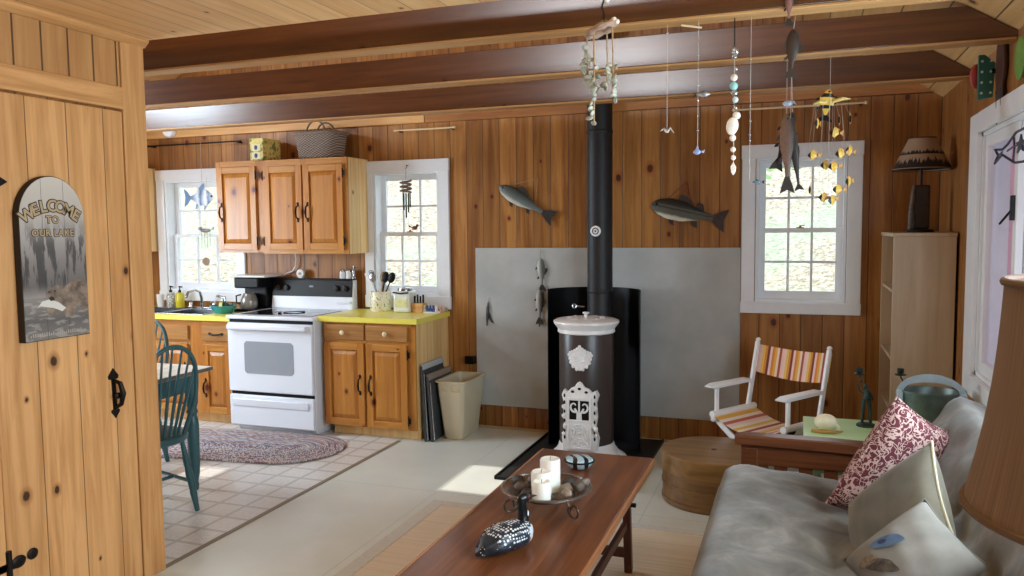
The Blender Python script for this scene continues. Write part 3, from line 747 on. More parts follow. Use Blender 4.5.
# sink
t = thing('sink', 'stainless steel double-bowl sink set in the yellow worktop', 'sink', (-4.93, 5.33, .88))
g = MB(); z = .882
g.box(-5.375, -4.485, 5.105, 5.125, .879, .886); g.box(-5.375, -4.485, 5.47, 5.575, .879, .886); g.box(-5.375, -5.355, 5.125, 5.47, .879, .886); g.box(-4.505, -4.485, 5.125, 5.47, .879, .886); g.box(-4.945, -4.915, 5.125, 5.47, .876, .886)
g.build('rim', M['steel'], t, bevel=.003)
for a, b in ((-5.355, -4.945), (-4.915, -4.505)):
    g = MB(); g.box(a, b, 5.125, 5.13, .72, .88); g.box(a, b, 5.465, 5.47, .72, .88); g.box(a, a+.005, 5.13, 5.465, .72, .88); g.box(b-.005, b, 5.13, 5.465, .72, .88); g.box(a, b, 5.125, 5.47, .715, .722)
    g.build('bowl', M['steel'], t)
t = thing('faucet', 'chrome kitchen faucet with two handles and a spray on the sink', 'faucet', (-4.86, 5.52, .886))
g = MB(); g.box(-5.02, -4.66, 5.495, 5.545, .8865, .899); g.build('deck_plate', M['chrome'], t, bevel=.005)
MB().tube([(-4.85, 5.52, .895), (-4.85, 5.52, .97), (-4.85, 5.50, 1.03), (-4.85, 5.44, 1.055), (-4.85, 5.36, 1.035), (-4.85, 5.335, .995)], [.014, .013, .012, .012, .012, .011], 12).build('spout', M['chrome'], t)
for x in (-4.97, -4.72):
    h = MB(); h.cyl((x, 5.52, .895), (x, 5.52, .935), .019, .014, 14); h.bar((x-.035, 5.515, .942), (x+.04, 5.50, .95), .016, .010); h.build('handle', M['chrome'], t, bevel=.003)
h = MB(); h.cyl((-4.60, 5.52, .8865), (-4.60, 5.52, .925), .017, .015, 12); h.tube([(-4.60, 5.52, .92), (-4.605, 5.51, .985), (-4.65, 5.47, 1.005)], [.013, .016, .012], 10); h.build('side_spray', M['chrome'], t)
# soap bottles, cup, dish, coffee maker
def bottle(name, label, x, y, mat_, h=.13):
    t = thing(name, label, 'soap bottle', (x, y, .886), 'soap pumps behind the sink')
    MB().lathe([(0, 0), (.034, 0), (.037, .006), (.037, h-.02), (.030, h-.004), (.014, h)], (x, y, .8865), 24).build('bottle', mat_, t)
    g = MB(); g.cyl((x, y, .886+h), (x, y, .886+h+.02), .014, .013, 12); g.cyl((x, y, .886+h+.02), (x, y, .886+h+.05), .005, seg=8); g.bar((x-.006, y, .886+h+.052), (x+.035, y-.012, .886+h+.049), .014, .010)
    g.build('pump', M['black'], t)
n = NT('speckled_label'); p = n.pos(); speck = n.out(n.ramp(n.noise(p, 60, 3), [(.42, '#eceae4'), (.5, '#55524f'), (.6, '#d9d5cc')]), .35)
bottle('soap_pump_bottle', 'white patterned soap pump bottle behind the left sink bowl', -5.20, 5.535, speck)
bottle('soap_pump_bottle', 'yellow soap pump bottle behind the sink, right of the patterned one', -5.10, 5.535, plain('yellow_soap', '#d8c93a', .25))
t = thing('plastic_cup', 'pale cup at the left end of the sink beside the door wall', 'cup', (-5.318, 5.535, .886))
MB().lathe([(0, 0), (.026, 0), (.034, .11), (.031, .11), (.024, .005), (0, .005)], (-5.318, 5.535, .8865), 20, close=False).build('cup', plain('pale_plastic', '#ecebe6', .4), t)
t = thing('dish_tub', 'teal plastic bowl with a dish cloth and sponge at the right of the sink', 'bowl', (-4.405, 5.26, .881))
MB().lathe([(0, 0), (.07, 0), (.095, .03), (.115, .062), (.108, .064), (.088, .033), (.066, .008), (0, .008)], (-4.405, 5.26, .881), 28, sy=.8, close=False).build('bowl', plain('teal_plastic', '#2f8f96', .35), t)
tag(MB().box(-.03, .03, -.014, .014, 0, .075).build('sponge', plain('yellow_sponge', '#d8d67a', .95, bump=.4, bscale=80), bevel=.006, base=(0, 0, 0)), 'yellow sponge standing in the teal bowl by the sink', 'sponge').matrix_basis = Matrix.Translation((-4.435, 5.27, .893)) @ Matrix.Rotation(.25, 4, 'Y')
tag(MB().sheet(lambda u, v: (-4.385+.09*(u-.5)+.03, 5.24+.02*math.sin(u*9), .893+.07*v+.012*math.sin(u*14)), 14, 6, .006).build('dish_cloth', plain('dark_green_cloth', '#3f5f55', .9)), 'dark green cloth bunched in the teal bowl by the sink', 'cloth')
t = thing('coffee_maker', 'black drip coffee maker with flat white top left of the stove', 'coffee maker', (-4.30, 5.50, .88))
MB().box(-4.41, -4.19, 5.38, 5.62, .8805, .905).build('base', M['black'], t, bevel=.006)
MB().box(-4.40, -4.18, 5.52, 5.62, .905, 1.10).build('column', M['black'], t, bevel=.008)
MB().box(-4.41, -4.168, 5.40, 5.625, 1.075, 1.165).build('brew_head', M['black'], t, bevel=.012)
MB().box(-4.44, -4.09, 5.385, 5.63, 1.1655, 1.182).build('lid', plain('off_white_plastic', '#d9d7d2', .35), t, bevel=.004)
c = MB().lathe([(0, 0), (.058, 0), (.068, .02), (.070, .07), (.050, .115), (.046, .125), (.042, .125), (.046, .112), (.065, .07), (.062, .022), (.055, .006), (0, .006)], (-4.30, 5.45, .9055), 28, close=False).build('carafe', plain('smoked_glass', '#8f8c86', .12, .3), t)
MB().tube([(-4.365, 5.43, 1.02), (-4.405, 5.42, 1.01), (-4.405, 5.42, .95), (-4.368, 5.435, .94)], .007, 8).build('carafe_handle', M['black'], c)
# stove
SX0, SX1, SY0, SY1 = -4.160, -3.385, 5.02, 5.64
t = thing('kitchen_stove', 'white electric stove with black backguard between the yellow worktops', 'stove', ((SX0+SX1)/2, 5.3, 0))
g = MB(); g.box(SX0, SX1, SY0, SY1, .035, .872); g.box(SX0+.03, SX1-.03, SY0+.04, SY1-.02, 0, .04); g.build('body', M['enamel'], t, bevel=.006)
MB().box(SX0-.008, SX1+.012, SY0-.03, SY1-.04, .873, .900).build('cooktop_frame', M['enamel'], t, bevel=.008)
gl = MB().box(SX0+.05, SX1-.05, SY0+.06, SY1-.15, .8995, .9035).build('glass_cooktop', plain('black_ceramic_glass', '#15171a', .06), t, bevel=.002)
n = NT('burner_print'); bm_ = n.out(lin('#3b3c3f'), .2)
for x, y, r in ((-3.95, 5.17, .10), (-3.60, 5.17, .08), (-3.95, 5.40, .08), (-3.60, 5.40, .10)):
    MB().lathe([(r-.003, 0), (r, 0), (r, .0006), (r-.003, .0006), (r-.003, 0)], (x, y, .9033), 40, close=False).build('burner_ring', bm_, gl)
d = MB().box(SX0+.004, SX1-.004, SY0-.028, SY0-.001, .312, .845).build('oven_door', M['enamel'], t, bevel=.010)
MB().prism([(SX0+.165+.03*(1-math.cos(a*PI/2/5)) if False else p[0], p[1]) for p in [(-4.0+.02, .455), (-3.555-.02, .455), (-3.555, .475), (-3.555, .685), (-3.575, .705), (-3.98, .705), (-4.0, .685), (-4.0, .475)]], SY0-.0305, SY0-.027).build('oven_window', plain('grey_oven_glass', '#9aa1a9', .08, 0, spec=.8), d)
h = MB(); h.box(SX0+.03, SX1-.03, SY0-.075, SY0-.045, .795, .838); h.box(SX0+.03, SX0+.075, SY0-.05, SY0-.027, .79, .838); h.box(SX1-.075, SX1-.03, SY0-.05, SY0-.027, .79, .838); h.build('oven_handle', M['enamel'], d, bevel=.012)
MB().box(SX0+.01, SX1-.01, SY0-.004, SY0, .846, .872).build('vent_gap', M['black'], t)
MB().box(SX0+.012, SX1-.012, SY0-.006, SY0, .286, .311).build('drawer_gap', M['black'], t)
dr = MB().box(SX0+.004, SX1-.004, SY0-.026, SY0-.001, .045, .286).build('storage_drawer', M['enamel'], t, bevel=.010)
MB().prism([(SY0-.026, .255), (SY0-.040, .255), (SY0-.040, .238), (SY0-.034, .200), (SY0-.026, .196)], SX0+.04, SX1-.05, 'YZ').build('drawer_lip', M['enamel'], dr, bevel=.003)
bgd = MB().prism([(SY1-.085, .900), (SY1, .900), (SY1, 1.145), (SY1-.055, 1.145)], SX0, SX1+.006, 'YZ').build('backguard', M['enamel'], t, bevel=.008)
MB().prism([(SY1-.0785, 1.005), (SY1-.060, 1.005), (SY1-.045, 1.140), (SY1-.0605, 1.140)], SX0+.004, SX1-.002, 'YZ').build('control_panel', M['black'], bgd, bevel=.003)
MB().box(SX0+.002, SX1+.004, SY1-.058, SY1-.002, 1.140, 1.152).build('backguard_cap', M['black'], bgd, bevel=.003)
for x in (-4.09, -4.01, -3.53, -3.45):
    k = MB(); k.lathe([(0, 0), (.024, 0), (.021, .018), (0, .02)], m=Matrix.Translation((x, SY1-.0715, 1.075)) @ Matrix.Rotation(PI/2+.11, 4, 'X'), seg=20); k.bar((x, SY1-.092, 1.063), (x, SY1-.090, 1.092), .006, .006)
    k.build('control_knob', plain('dark_knob', '#1d1e20', .4), bgd)
MB().box(-3.79, -3.75, SY1-.073, SY1-.066, 1.08, 1.095).build('clock_display', plain('grey_display', '#8c9196', .3), bgd)
MB().box(-3.52, -3.40, SY1-.090, SY1-.075, .950, .972).build('vent_louver', M['enamel'], bgd, bevel=.003)
# on the stove
t = thing('wind_up_timer', 'round white kitchen timer on top of the stove backguard', 'timer', (-3.90, 5.61, 1.152))
mt = Matrix.Translation((-3.90, 5.615, 1.19)) @ Matrix.Rotation(PI/2, 4, 'X')
MB().lathe([(0, -.012), (.034, -.012), (.038, -.006), (.038, .01), (.033, .016), (0, .017)], m=mt, seg=28).box(-3.915, -3.885, 5.60, 5.63, 1.1525, 1.16).build('case', M['white_gloss'], t)
MB().lathe([(0, .0165), (.012, .0165), (.009, .026), (0, .027)], m=mt, seg=18).build('dial', plain('grey_dial', '#a8a7a2', .4), t)
for x, lab in ((-3.50, 'white salt shaker on the stove backguard, left one of the pair'), (-3.44, 'white pepper shaker on the stove backguard, next to the little tower')):
    t = thing('shaker', lab, 'shaker', (x, 5.61, 1.152), 'shakers on the stove')
    MB().lathe([(0, 0), (.022, 0), (.024, .01), (.021, .05), (.019, .055)], (x, 5.612, 1.1525), 20).build('body', M['white_gloss'], t)
    MB().lathe([(.0195, 0), (.0195, .012), (.014, .018), (0, .02)], (x, 5.612, 1.2075), 20).build('cap', M['steel'], t)
t = thing('pepper_mill', 'small dark metal mill at the right end of the stove backguard', 'pepper mill', (-3.385, 5.61, 1.152))
MB().lathe([(0, 0), (.02, 0), (.017, .012), (.010, .03), (.014, .06), (.008, .075), (.006, .10), (0, .105)], (-3.392, 5.612, 1.1525), 18).build('body', M['steel'], t)
MB().bar((-3.412, 5.612, 1.238), (-3.372, 5.612, 1.242), .007, .006).build('crank', M['iron'], t)
t = thing('metal_spoon', 'metal spoon lying on the glass cooktop', 'spoon', (-3.72, 5.27, .904))
MB().tube([(-3.80, 5.22, .9085), (-3.72, 5.27, .912), (-3.66, 5.31, .9085)], [.005, .004, .006], 8).build('handle', M['steel'], t)
MB().ball((-3.825, 5.205, .911), .028, .018, .0075).build('bowl', M['steel'], t)
tag(MB().tube([(-3.965, 5.635, 1.362), (-3.96, 5.637, 1.30), (-3.965, 5.637, 1.25), (-4.00, 5.64, 1.205), (-4.06, 5.643, 1.187), (-4.085, 5.628, 1.172)], .006, 8).build('power_cord', plain('white_cord', '#e2dfd8', .5)), 'white power cord hanging from the wall cabinet to the coffee maker', 'cord')
# on the right worktop
ZT = .9085
t = thing('utensil_crock', 'round cream crock with a leaf pattern holding kitchen utensils', 'crock', (-3.10, 5.52, ZT))
n = NT('leaf_pattern_glaze'); p = n.pos(); a = n.noise(p, 38, 2, .5, 1.6)
pat = n.out(n.ramp(a, [(.36, '#5f6b3a'), (.41, '#ece7cf'), (.56, '#efe9d4'), (.62, '#d6c85a'), (.66, '#efe9d4')]), .25)
MB().lathe([(0, 0), (.078, 0), (.082, .006), (.082, .150), (.079, .155), (.074, .15), (.074, .01), (0, .01)], (-3.10, 5.52, ZT), 32, close=False).build('crock', pat, t)
uts = [(-.05, .01, -.10, .02, 'spatula', M['white_gloss']), (.03, .02, .03, .02, 'ladle', M['black']), (-.02, -.03, -.05, -.02, 'whisk', M['steel']), (.045, -.01, .09, .0, 'serving_spoon', M['black']), (.0, .04, .01, .03, 'wooden_spoon', plain('beech', '#b98a58', .6)), (-.035, .035, -.075, .02, 'slotted_spoon', M['steel'])]
labs = ['white spatula leaning left in the leaf-patterned crock', 'black ladle in the middle of the leaf-patterned crock', 'wire whisk in the leaf-patterned crock', 'black serving spoon leaning right out of the leaf-patterned crock', 'wooden spoon standing in the leaf-patterned crock', 'slotted steel spoon in the leaf-patterned crock']
for (bx, by, tx, ty, nm, mt), lb in zip(uts, labs):
    p0 = V((-3.10-bx*.3, 5.52-by*.3, ZT+.014)); p1 = V((-3.10+tx, 5.52+ty, ZT+.24)); d = (p1-p0).normalized(); c = p1+d*.025
    t = thing(nm, lb, 'utensil', p0, 'utensils in the crock')
    MB().cyl(p0, p1, .005, .0055, 8).build('handle', mt, t)
    q = V((0, 0, 1)).rotation_difference(d).to_matrix().to_4x4()
    h = MB()
    if nm == 'spatula': h.box(-.028, .028, -.003, .003, -.03, .045, Matrix.Translation(c) @ q)
    elif nm == 'whisk':
        for k in range(5):
            a = k*PI/5; h.tube([c+q @ V((math.cos(a)*.028*math.sin(s*PI/8)*(1), math.sin(a)*.028*math.sin(s*PI/8), -.03+.09*(1-math.cos(s*PI/8))/2)) for s in range(9)], .0015, 5)
            h.tube([c+q @ V((-math.cos(a)*.028*math.sin(s*PI/8), -math.sin(a)*.028*math.sin(s*PI/8), -.03+.09*(1-math.cos(s*PI/8))/2)) for s in range(9)], .0015, 5)
    else: h.ball(c, .032, .012, .045, 14, 8, q)
    h.build('head', mt, t)
t = thing('flour_jar', 'square clear glass jar with white lid and yellow label beside the crock', 'jar', (-2.875, 5.50, ZT))
g = MB(); g.box(-2.945, -2.805, 5.43, 5.57, ZT, ZT+.165); g.build('jar', plain('frosted_jar_glass', '#dfe3dc', .12, 0, '#e6e9e2', 5), t, bevel=.018, seg=3)
MB().lathe([(0, 0), (.056, 0), (.056, .012), (.052, .02), (0, .022)], (-2.875, 5.50, ZT+.166), 28).build('lid', M['steel'], t)
MB().box(-2.925, -2.825, 5.427, 5.431, ZT+.04, ZT+.105).build('label', plain('yellow_green_label', '#cfd07a', .5, 0, '#e6e4c0', 30), t)
MB().tube([(-2.94, 5.425, ZT+.155), (-2.875, 5.422, ZT+.148), (-2.81, 5.425, ZT+.155)], .006, 8).build('wire_bail', M['iron'], t)
tag(MB().ball((0, 0, 0), .03, .008, .038).cyl((0, 0, -.03), (.02, 0, -.149), .006, seg=8).build('wooden_spoon', plain('grey_wood', '#77675a', .7), base=(0, 0, 0)), 'dark wooden spoon head sticking up behind the square glass jar', 'wooden spoon').matrix_basis = Matrix.Translation((-2.93, 5.595, ZT+.265)) @ Matrix.Translation((0, 0, -.115+.0))
t = thing('knife_block', 'small wooden block holding skewers and knives on the yellow worktop', 'knife block', (-2.755, 5.50, ZT))
MB().prism([(-2.80, ZT), (-2.71, ZT), (-2.703, ZT+.072), (-2.808, ZT+.072)], 5.46, 5.54).build('block', wood('block_wood', '#c08a4c', '#d6a568', 'X', None, 'Z', 0, 0, rough=.5), t, bevel=.004)
for k in range(4):
    x = -2.79+.024*k; MB().box(x-.005, x+.005, 5.492, 5.508, ZT+.0715, ZT+.125+.012*(k % 2)).build('knife_handle', M['black'], t, bevel=.002)
t = thing('figurine_tray', 'little white tray crowded with blue and white figurines', 'tray', (-2.63, 5.50, ZT))
MB().lathe([(0, 0), (.078, 0), (.085, .008), (.080, .010), (.076, .005), (0, .005)], (-2.645, 5.50, ZT), 28, sy=.55, close=False).build('tray', M['white_gloss'], t)
cols = ['#e8e6e0', '#2f6f86', '#3a4f9a', '#2f3f8a', '#dcd9d2', '#c98a80']
labs = ['white figurine at the left end of the little tray', 'teal figurine second from the left on the little tray', 'blue figurine in the middle of the little tray', 'dark blue figurine right of the middle on the little tray', 'white figurine at the right end of the little tray', 'pink figurine just beyond the right end of the little tray']
for k in range(6):
    x = -2.705+.026*k if k < 5 else -2.565; z = ZT+.0055 if k < 5 else ZT
    tag(MB().lathe([(0, 0), (.012, 0), (.013, .012), (.009, .028), (.006, .034), (.009, .042), (.008, .05), (0, .055)], (0, 0, 0), 14).ball((0, -.008, .02), .006).build('figurine', plain('glazed_'+cols[k][1:], cols[k], .2), base=(0, 0, 0)), labs[k], 'figurine', 'figurines on the worktop').location = (x, 5.49, z)
tag(MB().box(-2.60, -2.565, 5.56, 5.62, ZT, ZT+.035).build('soap_bar', plain('beige_plastic', '#c8b9a4', .5), bevel=.008), 'beige box at the back right corner of the worktop', 'box')
# on the wall cabinets
t = thing('wicker_basket', 'grey wicker picnic basket with raised handles on the wall cabinet', 'basket', (-3.60, 5.51, 2.108))
def weave():
    n = NT('grey_wicker'); p = n.pos(); s = n.sep(p)
    a = n.m('SINE', n.m('MULTIPLY', s[0], 190)); b = n.m('SINE', n.m('MULTIPLY', s[2], 330)); f = n.m('MULTIPLY', a, b)
    c = n.ramp(n.m('ADD', n.m('MULTIPLY', f, .4), .5), [(.15, '#4e4038'), (.5, '#8c7a6d'), (.85, '#c2b3a6')])
    return n.out(c, .8, 0, f, .8, .006)
WK = weave()
def rr(hx, hy, z, k=32, e=3.2): return [(-3.60+hx*math.copysign(abs(math.cos(2*PI*i/k))**(2/e), math.cos(2*PI*i/k)), 5.51+hy*math.copysign(abs(math.sin(2*PI*i/k))**(2/e), math.sin(2*PI*i/k)), z) for i in range(k)]
MB().loft([rr(.165, .115, 2.1085), rr(.175, .12, 2.13), rr(.205, .132, 2.300), rr(.208, .134, 2.308)]).build('body', WK, t)
MB().tube(rr(.210, .136, 2.308), .011, 8, closed=True).build('rim', plain('wicker_rim', '#6d5c50', .8, 0, '#94806f', 60), t)
MB().loft([rr(.208, .134, 2.310), rr(.195, .125, 2.326), rr(.11, .07, 2.342)]).build('lid', WK, t)
for y in (5.44, 5.58):
    MB().tube([(-3.60+.085*math.cos(a*PI/8), y, 2.315+.095*math.sin(a*PI/8)) for a in range(9)], .007, 8).build('handle', plain('bent_cane', '#5f4a39', .7), t)
t = thing('recipe_box', 'yellow box with red and blue motifs on top of the narrow wall cabinet', 'box', (-4.13, 5.5, 2.112))
n = NT('yellow_box_paper'); p = n.pos(); YB_ = n.out(n.ramp(n.noise(p, 24, 1), [(.38, '#7d8a4a'), (.46, '#e2cf6c'), (.6, '#ead98a'), (.68, '#c98a4a')]), .55)
MB().box(-4.19, -4.065, 5.385, 5.62, 2.1125, 2.285).build('box', YB_, t, bevel=.004)
MB().box(-4.192, -4.063, 5.383, 5.622, 2.250, 2.292).build('lid', YB_, t, bevel=.003)
tl = MB()
for x0, z0 in ((-4.172, 2.125), (-4.172, 2.190)): tl.box(x0, x0+.085, 5.381, 5.3835, z0, z0+.055)
tl.build('front_tiles', plain('cream_tile', '#efe6b8', .4), t)
mo = MB()
for z0 in (2.152, 2.217): mo.ball((-4.13, 5.381, z0), .016, .002, .019, 10, 6)
mo.build('front_motifs', plain('dark_blue_motif', '#3d4a6a', .4), t)
t = thing('smoke_detector', 'round white smoke detector on the header above the sink window', 'smoke detector', (-5.22, W-.03, 2.44))
mt = Matrix.Translation((-5.22, W-.031, 2.44)) @ Matrix.Rotation(PI/2, 4, 'X')
MB().lathe([(0, 0), (.068, 0), (.068, .022), (.058, .036), (0, .040)], m=mt, seg=32).build('case', M['white_gloss'], t)
MB().lathe([(0, .0385), (.016, .0385), (.014, .044), (0, .045)], m=mt, seg=18).build('test_button', plain('grey_button', '#b9b7b2', .4), t)
# beside the cabinet: folded trays and the bin
def panel(x, y0, y1, h, lean, label, group):
    t = thing('folded_tray_table', label, 'folding tray', (x, (y0+y1)/2, 0), group)
    m = Matrix.Translation((x, 0, 0)) @ Matrix.Rotation(-lean, 4, 'Y')
    MB().box(0, .016, y0, y1, .0, h, m).build('panel', plain('dark_tray', '#3f4144', .5, 0, '#4c4e52', 6), t, bevel=.004)
    MB().box(-.003, .019, y0+.01, y1-.01, h-.03, h+.015, m).build('top_rail', plain('tray_rail_%d' % int(h*1000), '#b9bcc0' if h > .52 else '#8f7f72', .4), t, bevel=.004)
    for y in (y0+.02, y1-.02): MB().cyl(m @ V((.02, y, .012)), m @ V((.02, y, h*.9)), .008, seg=10).build('leg', M['steel'], t)
panel(-2.548, 5.13, 5.50, .555, .045, 'dark folded tray table with silver rail leaning on the pine base cabinet', 'folded tray tables by the bin')
panel(-2.500, 5.14, 5.55, .480, .065, 'shorter dark folded tray table with brown rail next to the bin', 'folded tray tables by the bin')
t = thing('waste_bin', 'tall beige plastic waste bin between folded trays and grey wall board', 'waste bin', (-2.37, 5.40, 0))
def rect(hx, hy, z, cx=-2.375, cy=5.42, r=.03, k=6):
    P = []
    for sx, sy, a0 in ((1, 1, 0), (-1, 1, PI/2), (-1, -1, PI), (1, -1, 1.5*PI)):
        for i in range(k+1):
            a = a0+i*PI/2/k; P.append((cx+sx*(hx-r)+r*math.cos(a), cy+sy*(hy-r)+r*math.sin(a), z))
    return P
MB().loft([rect(.068, .16, .001), rect(.075, .168, .02), rect(.110, .205, .40), rect(.110, .205, .425), rect(.125, .220, .428), rect(.125, .220, .438), rect(.107, .20, .438), rect(.104, .198, .41), rect(.070, .160, .02), rect(.066, .155, .015)]).build('bin', plain('beige_plastic_bin', '#cdc0a2', .42, 0, '#d3c7ab', 5), t)
GRIP = plain('bin_grip', '#cbb992', .45)
for x in (-2.43, -2.33): MB().box(x-.03, x+.03, 5.2085, 5.216, .365, .40).build('moulded_grip', GRIP, t, bevel=.004)
tag(MB().box(-2.43, -2.35, 5.618, W-.001, .50, .56).build('wall_outlet', M['black'], bevel=.006), 'small black box on the wall behind the beige waste bin', 'box')
# kitchen table, windsor chairs, braided rug
r = MB()
def oval(a, b, z, k=64): return [((a*(1 if math.cos(2*PI*i/k) >= 0 else -1)+b*math.cos(2*PI*i/k)), b*math.sin(2*PI*i/k), z) for i in range(k)]
r.loft([oval(.62, .365, 0), oval(.62, .38, .004), oval(.62, .375, .011)])
o = tag(r.build('braided_rug', M['braid']), 'oval braided wool rug in reds and greys in front of the stove', 'rug'); o.location = (-3.98, 4.60, .001); o.rotation_euler = (0, 0, .12)
t = thing('kitchen_table', 'kitchen table with pale wooden top and turned teal legs behind the door wall', 'table', (-3.85, 3.35, 0))
MB().box(-4.4, -3.30, 2.86, 3.83, .715, .740).build('table_top', wood('scrubbed_top', '#ddd3c2', '#ece4d6', 'Y', .11, 'X', 0, .1, .012, 1, .4, .1, .002, seed=44), t, bevel=.005)
MB().box(-4.32, -3.385, 2.94, 2.96, .60, .715).box(-4.32, -3.385, 3.735, 3.755, .60, .715).box(-4.32, -4.30, 2.96, 3.735, .60, .715).box(-3.405, -3.385, 2.96, 3.735, .60, .715).build('apron', M['teal'], t, bevel=.003)
LEG = [(0, 0), (.020, 0), (.024, .03), (.020, .05), (.030, .10), (.034, .16), (.036, .40), (.030, .44), (.024, .455), (.034, .475), (.026, .50), (.036, .53), (.038, .60), (.038, .715)]
for x in (-4.30, -3.395):
    for y in (2.95, 3.745): MB().lathe(LEG, (x, y, 0), 20).build('leg', M['teal'], t)
def windsor(label):
    """local: seat centre at the origin, front along -X, back along +X"""
    t = thing('windsor_chair', label, 'chair', (0, 0, 0), 'teal windsor chairs at the kitchen table')
    def seat(z, k): return [((.21*k)*math.copysign(abs(math.cos(a))**.8, math.cos(a)), (.20*k*(1-.08*math.cos(a)))*math.copysign(abs(math.sin(a))**.8, math.sin(a)), z) for a in [2*PI*i/32 for i in range(32)]]
    MB().loft([seat(.405, .9), seat(.415, .97), seat(.435, 1.0), seat(.445, .97)]).build('seat', M['teal'], t)
    fs = [(-.16, -.15, -.24, -.20), (-.16, .15, -.24, .20), (.13, -.12, .175, -.17), (.13, .12, .175, .17)]
    for x, y, X, Y in fs:
        P = [V((X, Y, 0)), V((x, y, .41))]
        MB().tube([P[0].lerp(P[1], q) for q in (0, .1, .25, .3, .5, .62, .66, .9, 1)], [.013, .015, .019, .017, .021, .017, .019, .013, .012], 12).build('leg', M['teal'], t)
    s = MB(); s.tube([(-.20, -.176, .17), (.155, -.148, .17)], .010, 8); s.tube([(-.20, .176, .17), (.155, .148, .17)], .010, 8); s.tube([(-.01, -.165, .17), (-.01, .165, .17)], .010, 8); s.build('stretcher', M['teal'], t)
    def hoop(a):  # 0..1 round the bow
        th = PI*a; y = -math.cos(th)*(.165+.045*math.sin(th)); hgt = math.sin(th)**.62*.505
        if y < 0 and a < .5: pass
        return V((.155+.20*hgt, y*(.72+.28*min(1, hgt/.2)), .44+hgt))
    MB().tube([hoop(i/28) for i in range(29)], .0125, 10).build('bow', M['teal'], t)
    for k in range(7):
        q = (k-3)/3.0; a = .5+q*.27; top = hoop(a); base = V((.150-.03*q*q, q*.105, .44))
        MB().tube([base, base.lerp(top, .4), top], [.007, .0095, .005], 8).build('spindle', M['teal'], t)
    return t
c1 = windsor('teal windsor chair nearest the door wall, its bowed back toward the room')
c1.location = (-3.33, 3.325, 0); c1.rotation_euler = (0, 0, -.20)
c2 = copy_tree(c1); c2['label'] = 'second teal windsor chair, farther back at the table behind the first'
c2.location = (-4.16, 3.98, 0); c2.rotation_euler = (0, 0, PI/2)

# ------------------------------------------------------------------ door hardware and the welcome sign
g = MB(); y, zc = 2.545, .868
def spade(mb, y, z, s, up):
    P = [(0, 1.0), (.28, .62), (.62, .22), (.55, -.08), (.22, -.16), (0, -.10), (-.22, -.16), (-.55, -.08), (-.62, .22), (-.28, .62)]
    mb.prism([(y+a*s, z+(b*s if up else -b*s)) for a, b in P], XD+.0005, XD+.006, 'YZ')
spade(g, y, .935, .042, True); spade(g, y+.004, .797, .034, False)
g.tube([(XD+.004, y, .925), (XD+.035, y+.004, .915), (XD+.048, y+.006, .87), (XD+.035, y+.006, .825), (XD+.004, y+.004, .805)], [.007, .010, .012, .010, .007], 10)
g.bar((XD+.003, y, .94), (XD+.003, y+.004, .80), .02, .003, (1, 0, 0))
h = g.build('door_handle', M['iron'], door)
MB().ball((XD+.03, y-.004, .862), .006, .016, .014).build('thumb_latch', M['iron'], h)
def strap(z, ylen):
    g = MB(); g.box(XD+.0005, XD+.006, 1.93, ylen-.09, z-.016, z+.016); g.ball((XD+.004, ylen-.075, z+.004), .006, .030, .024, 12, 8); g.ball((XD+.004, ylen-.018, z+.012), .006, .024, .022, 12, 8); g.cyl((XD+.008, 2.033, z-.06), (XD+.008, 2.033, z+.06), .011, seg=12)
    g.build('strap_hinge', M['iron'], door, bevel=.001)
strap(.325, 2.150)
g = MB(); g.box(XD+.0005, XD+.006, 1.93, 2.085, 1.722, 1.750); g.prism([(2.08, 1.715), (2.116, 1.736), (2.08, 1.757)], XD+.0005, XD+.006, 'YZ'); g.cyl((XD+.008, 2.033, 1.68), (XD+.008, 2.033, 1.79), .011, seg=12)
g.build('strap_hinge', M['iron'], door, bevel=.001)

S0, S1, SB, SS, ST = 2.128, 2.414, 1.142, 1.605, 1.765
sign = thing('welcome_sign', 'arched wooden welcome sign with a bear and fish picture hanging on the pine door', 'sign', (XD, 2.27, SB))
def arch(a, b, z0, zs, zt, k=20):
    c = (a+b)/2; w = (b-a)/2
    return [(a, z0), (b, z0)]+[(c+w*math.cos(PI*i/k), zs+(zt-zs)*math.sin(PI*i/k)) for i in range(k+1)]
MB().prism(arch(S0, S1, SB, SS, ST), XD+.001, XD+.032, 'YZ').build('board', plain('dark_sign_edge', '#2a211c', .7), sign, bevel=.002)
n = NT('faded_forest_print'); p = n.pos(); s = n.sep(p)
hh = n.m('DIVIDE', n.m('SUBTRACT', s[2], SB), ST-SB)
mp = n.nd('ShaderNodeMapping', {'Vector': p, 'Scale': (1, 26, 5)})
tr = n.noise(mp.outputs[0], 1.4, 4, .6)
base = n.ramp(hh, [(0, '#7d746d'), (.12, '#625b56'), (.27, '#8f867e'), (.33, '#6a635e'), (.48, '#857d77'), (.62, '#a9a099'), (.80, '#bdb3a8'), (1, '#cfc5b6')])
dark = n.m('MULTIPLY', n.step(tr, .46, .56), n.m('MULTIPLY', n.step(hh, .28, .36), n.m('SUBTRACT', 1.0, n.step(hh, .55, .78))))
c = n.mix(n.m('MULTIPLY', dark, .85), base, lin('#3a3634'))
fr = n.m('FRACT', n.m('DIVIDE', n.m('SUBTRACT', s[1], S0), .0955)); e = n.m('LESS_THAN', fr, .025)
c = n.mix(n.m('MULTIPLY', e, .6), c, lin('#2d2724'))
wat = n.m('MULTIPLY', n.step(n.noise(n.nd('ShaderNodeMapping', {'Vector': p, 'Scale': (1, 14, 60)}).outputs[0], 1.2, 3), .52, .6), n.m('SUBTRACT', 1.0, n.step(hh, .22, .3)))
c = n.mix(n.m('MULTIPLY', wat, .45), c, lin('#b3aca4'))
MB().prism(arch(S0+.003, S1-.003, SB+.003, SS, ST-.003), XD+.032, XD+.0335, 'YZ').build('printed_face', n.out(c, .6), sign)
xf = XD+.0336
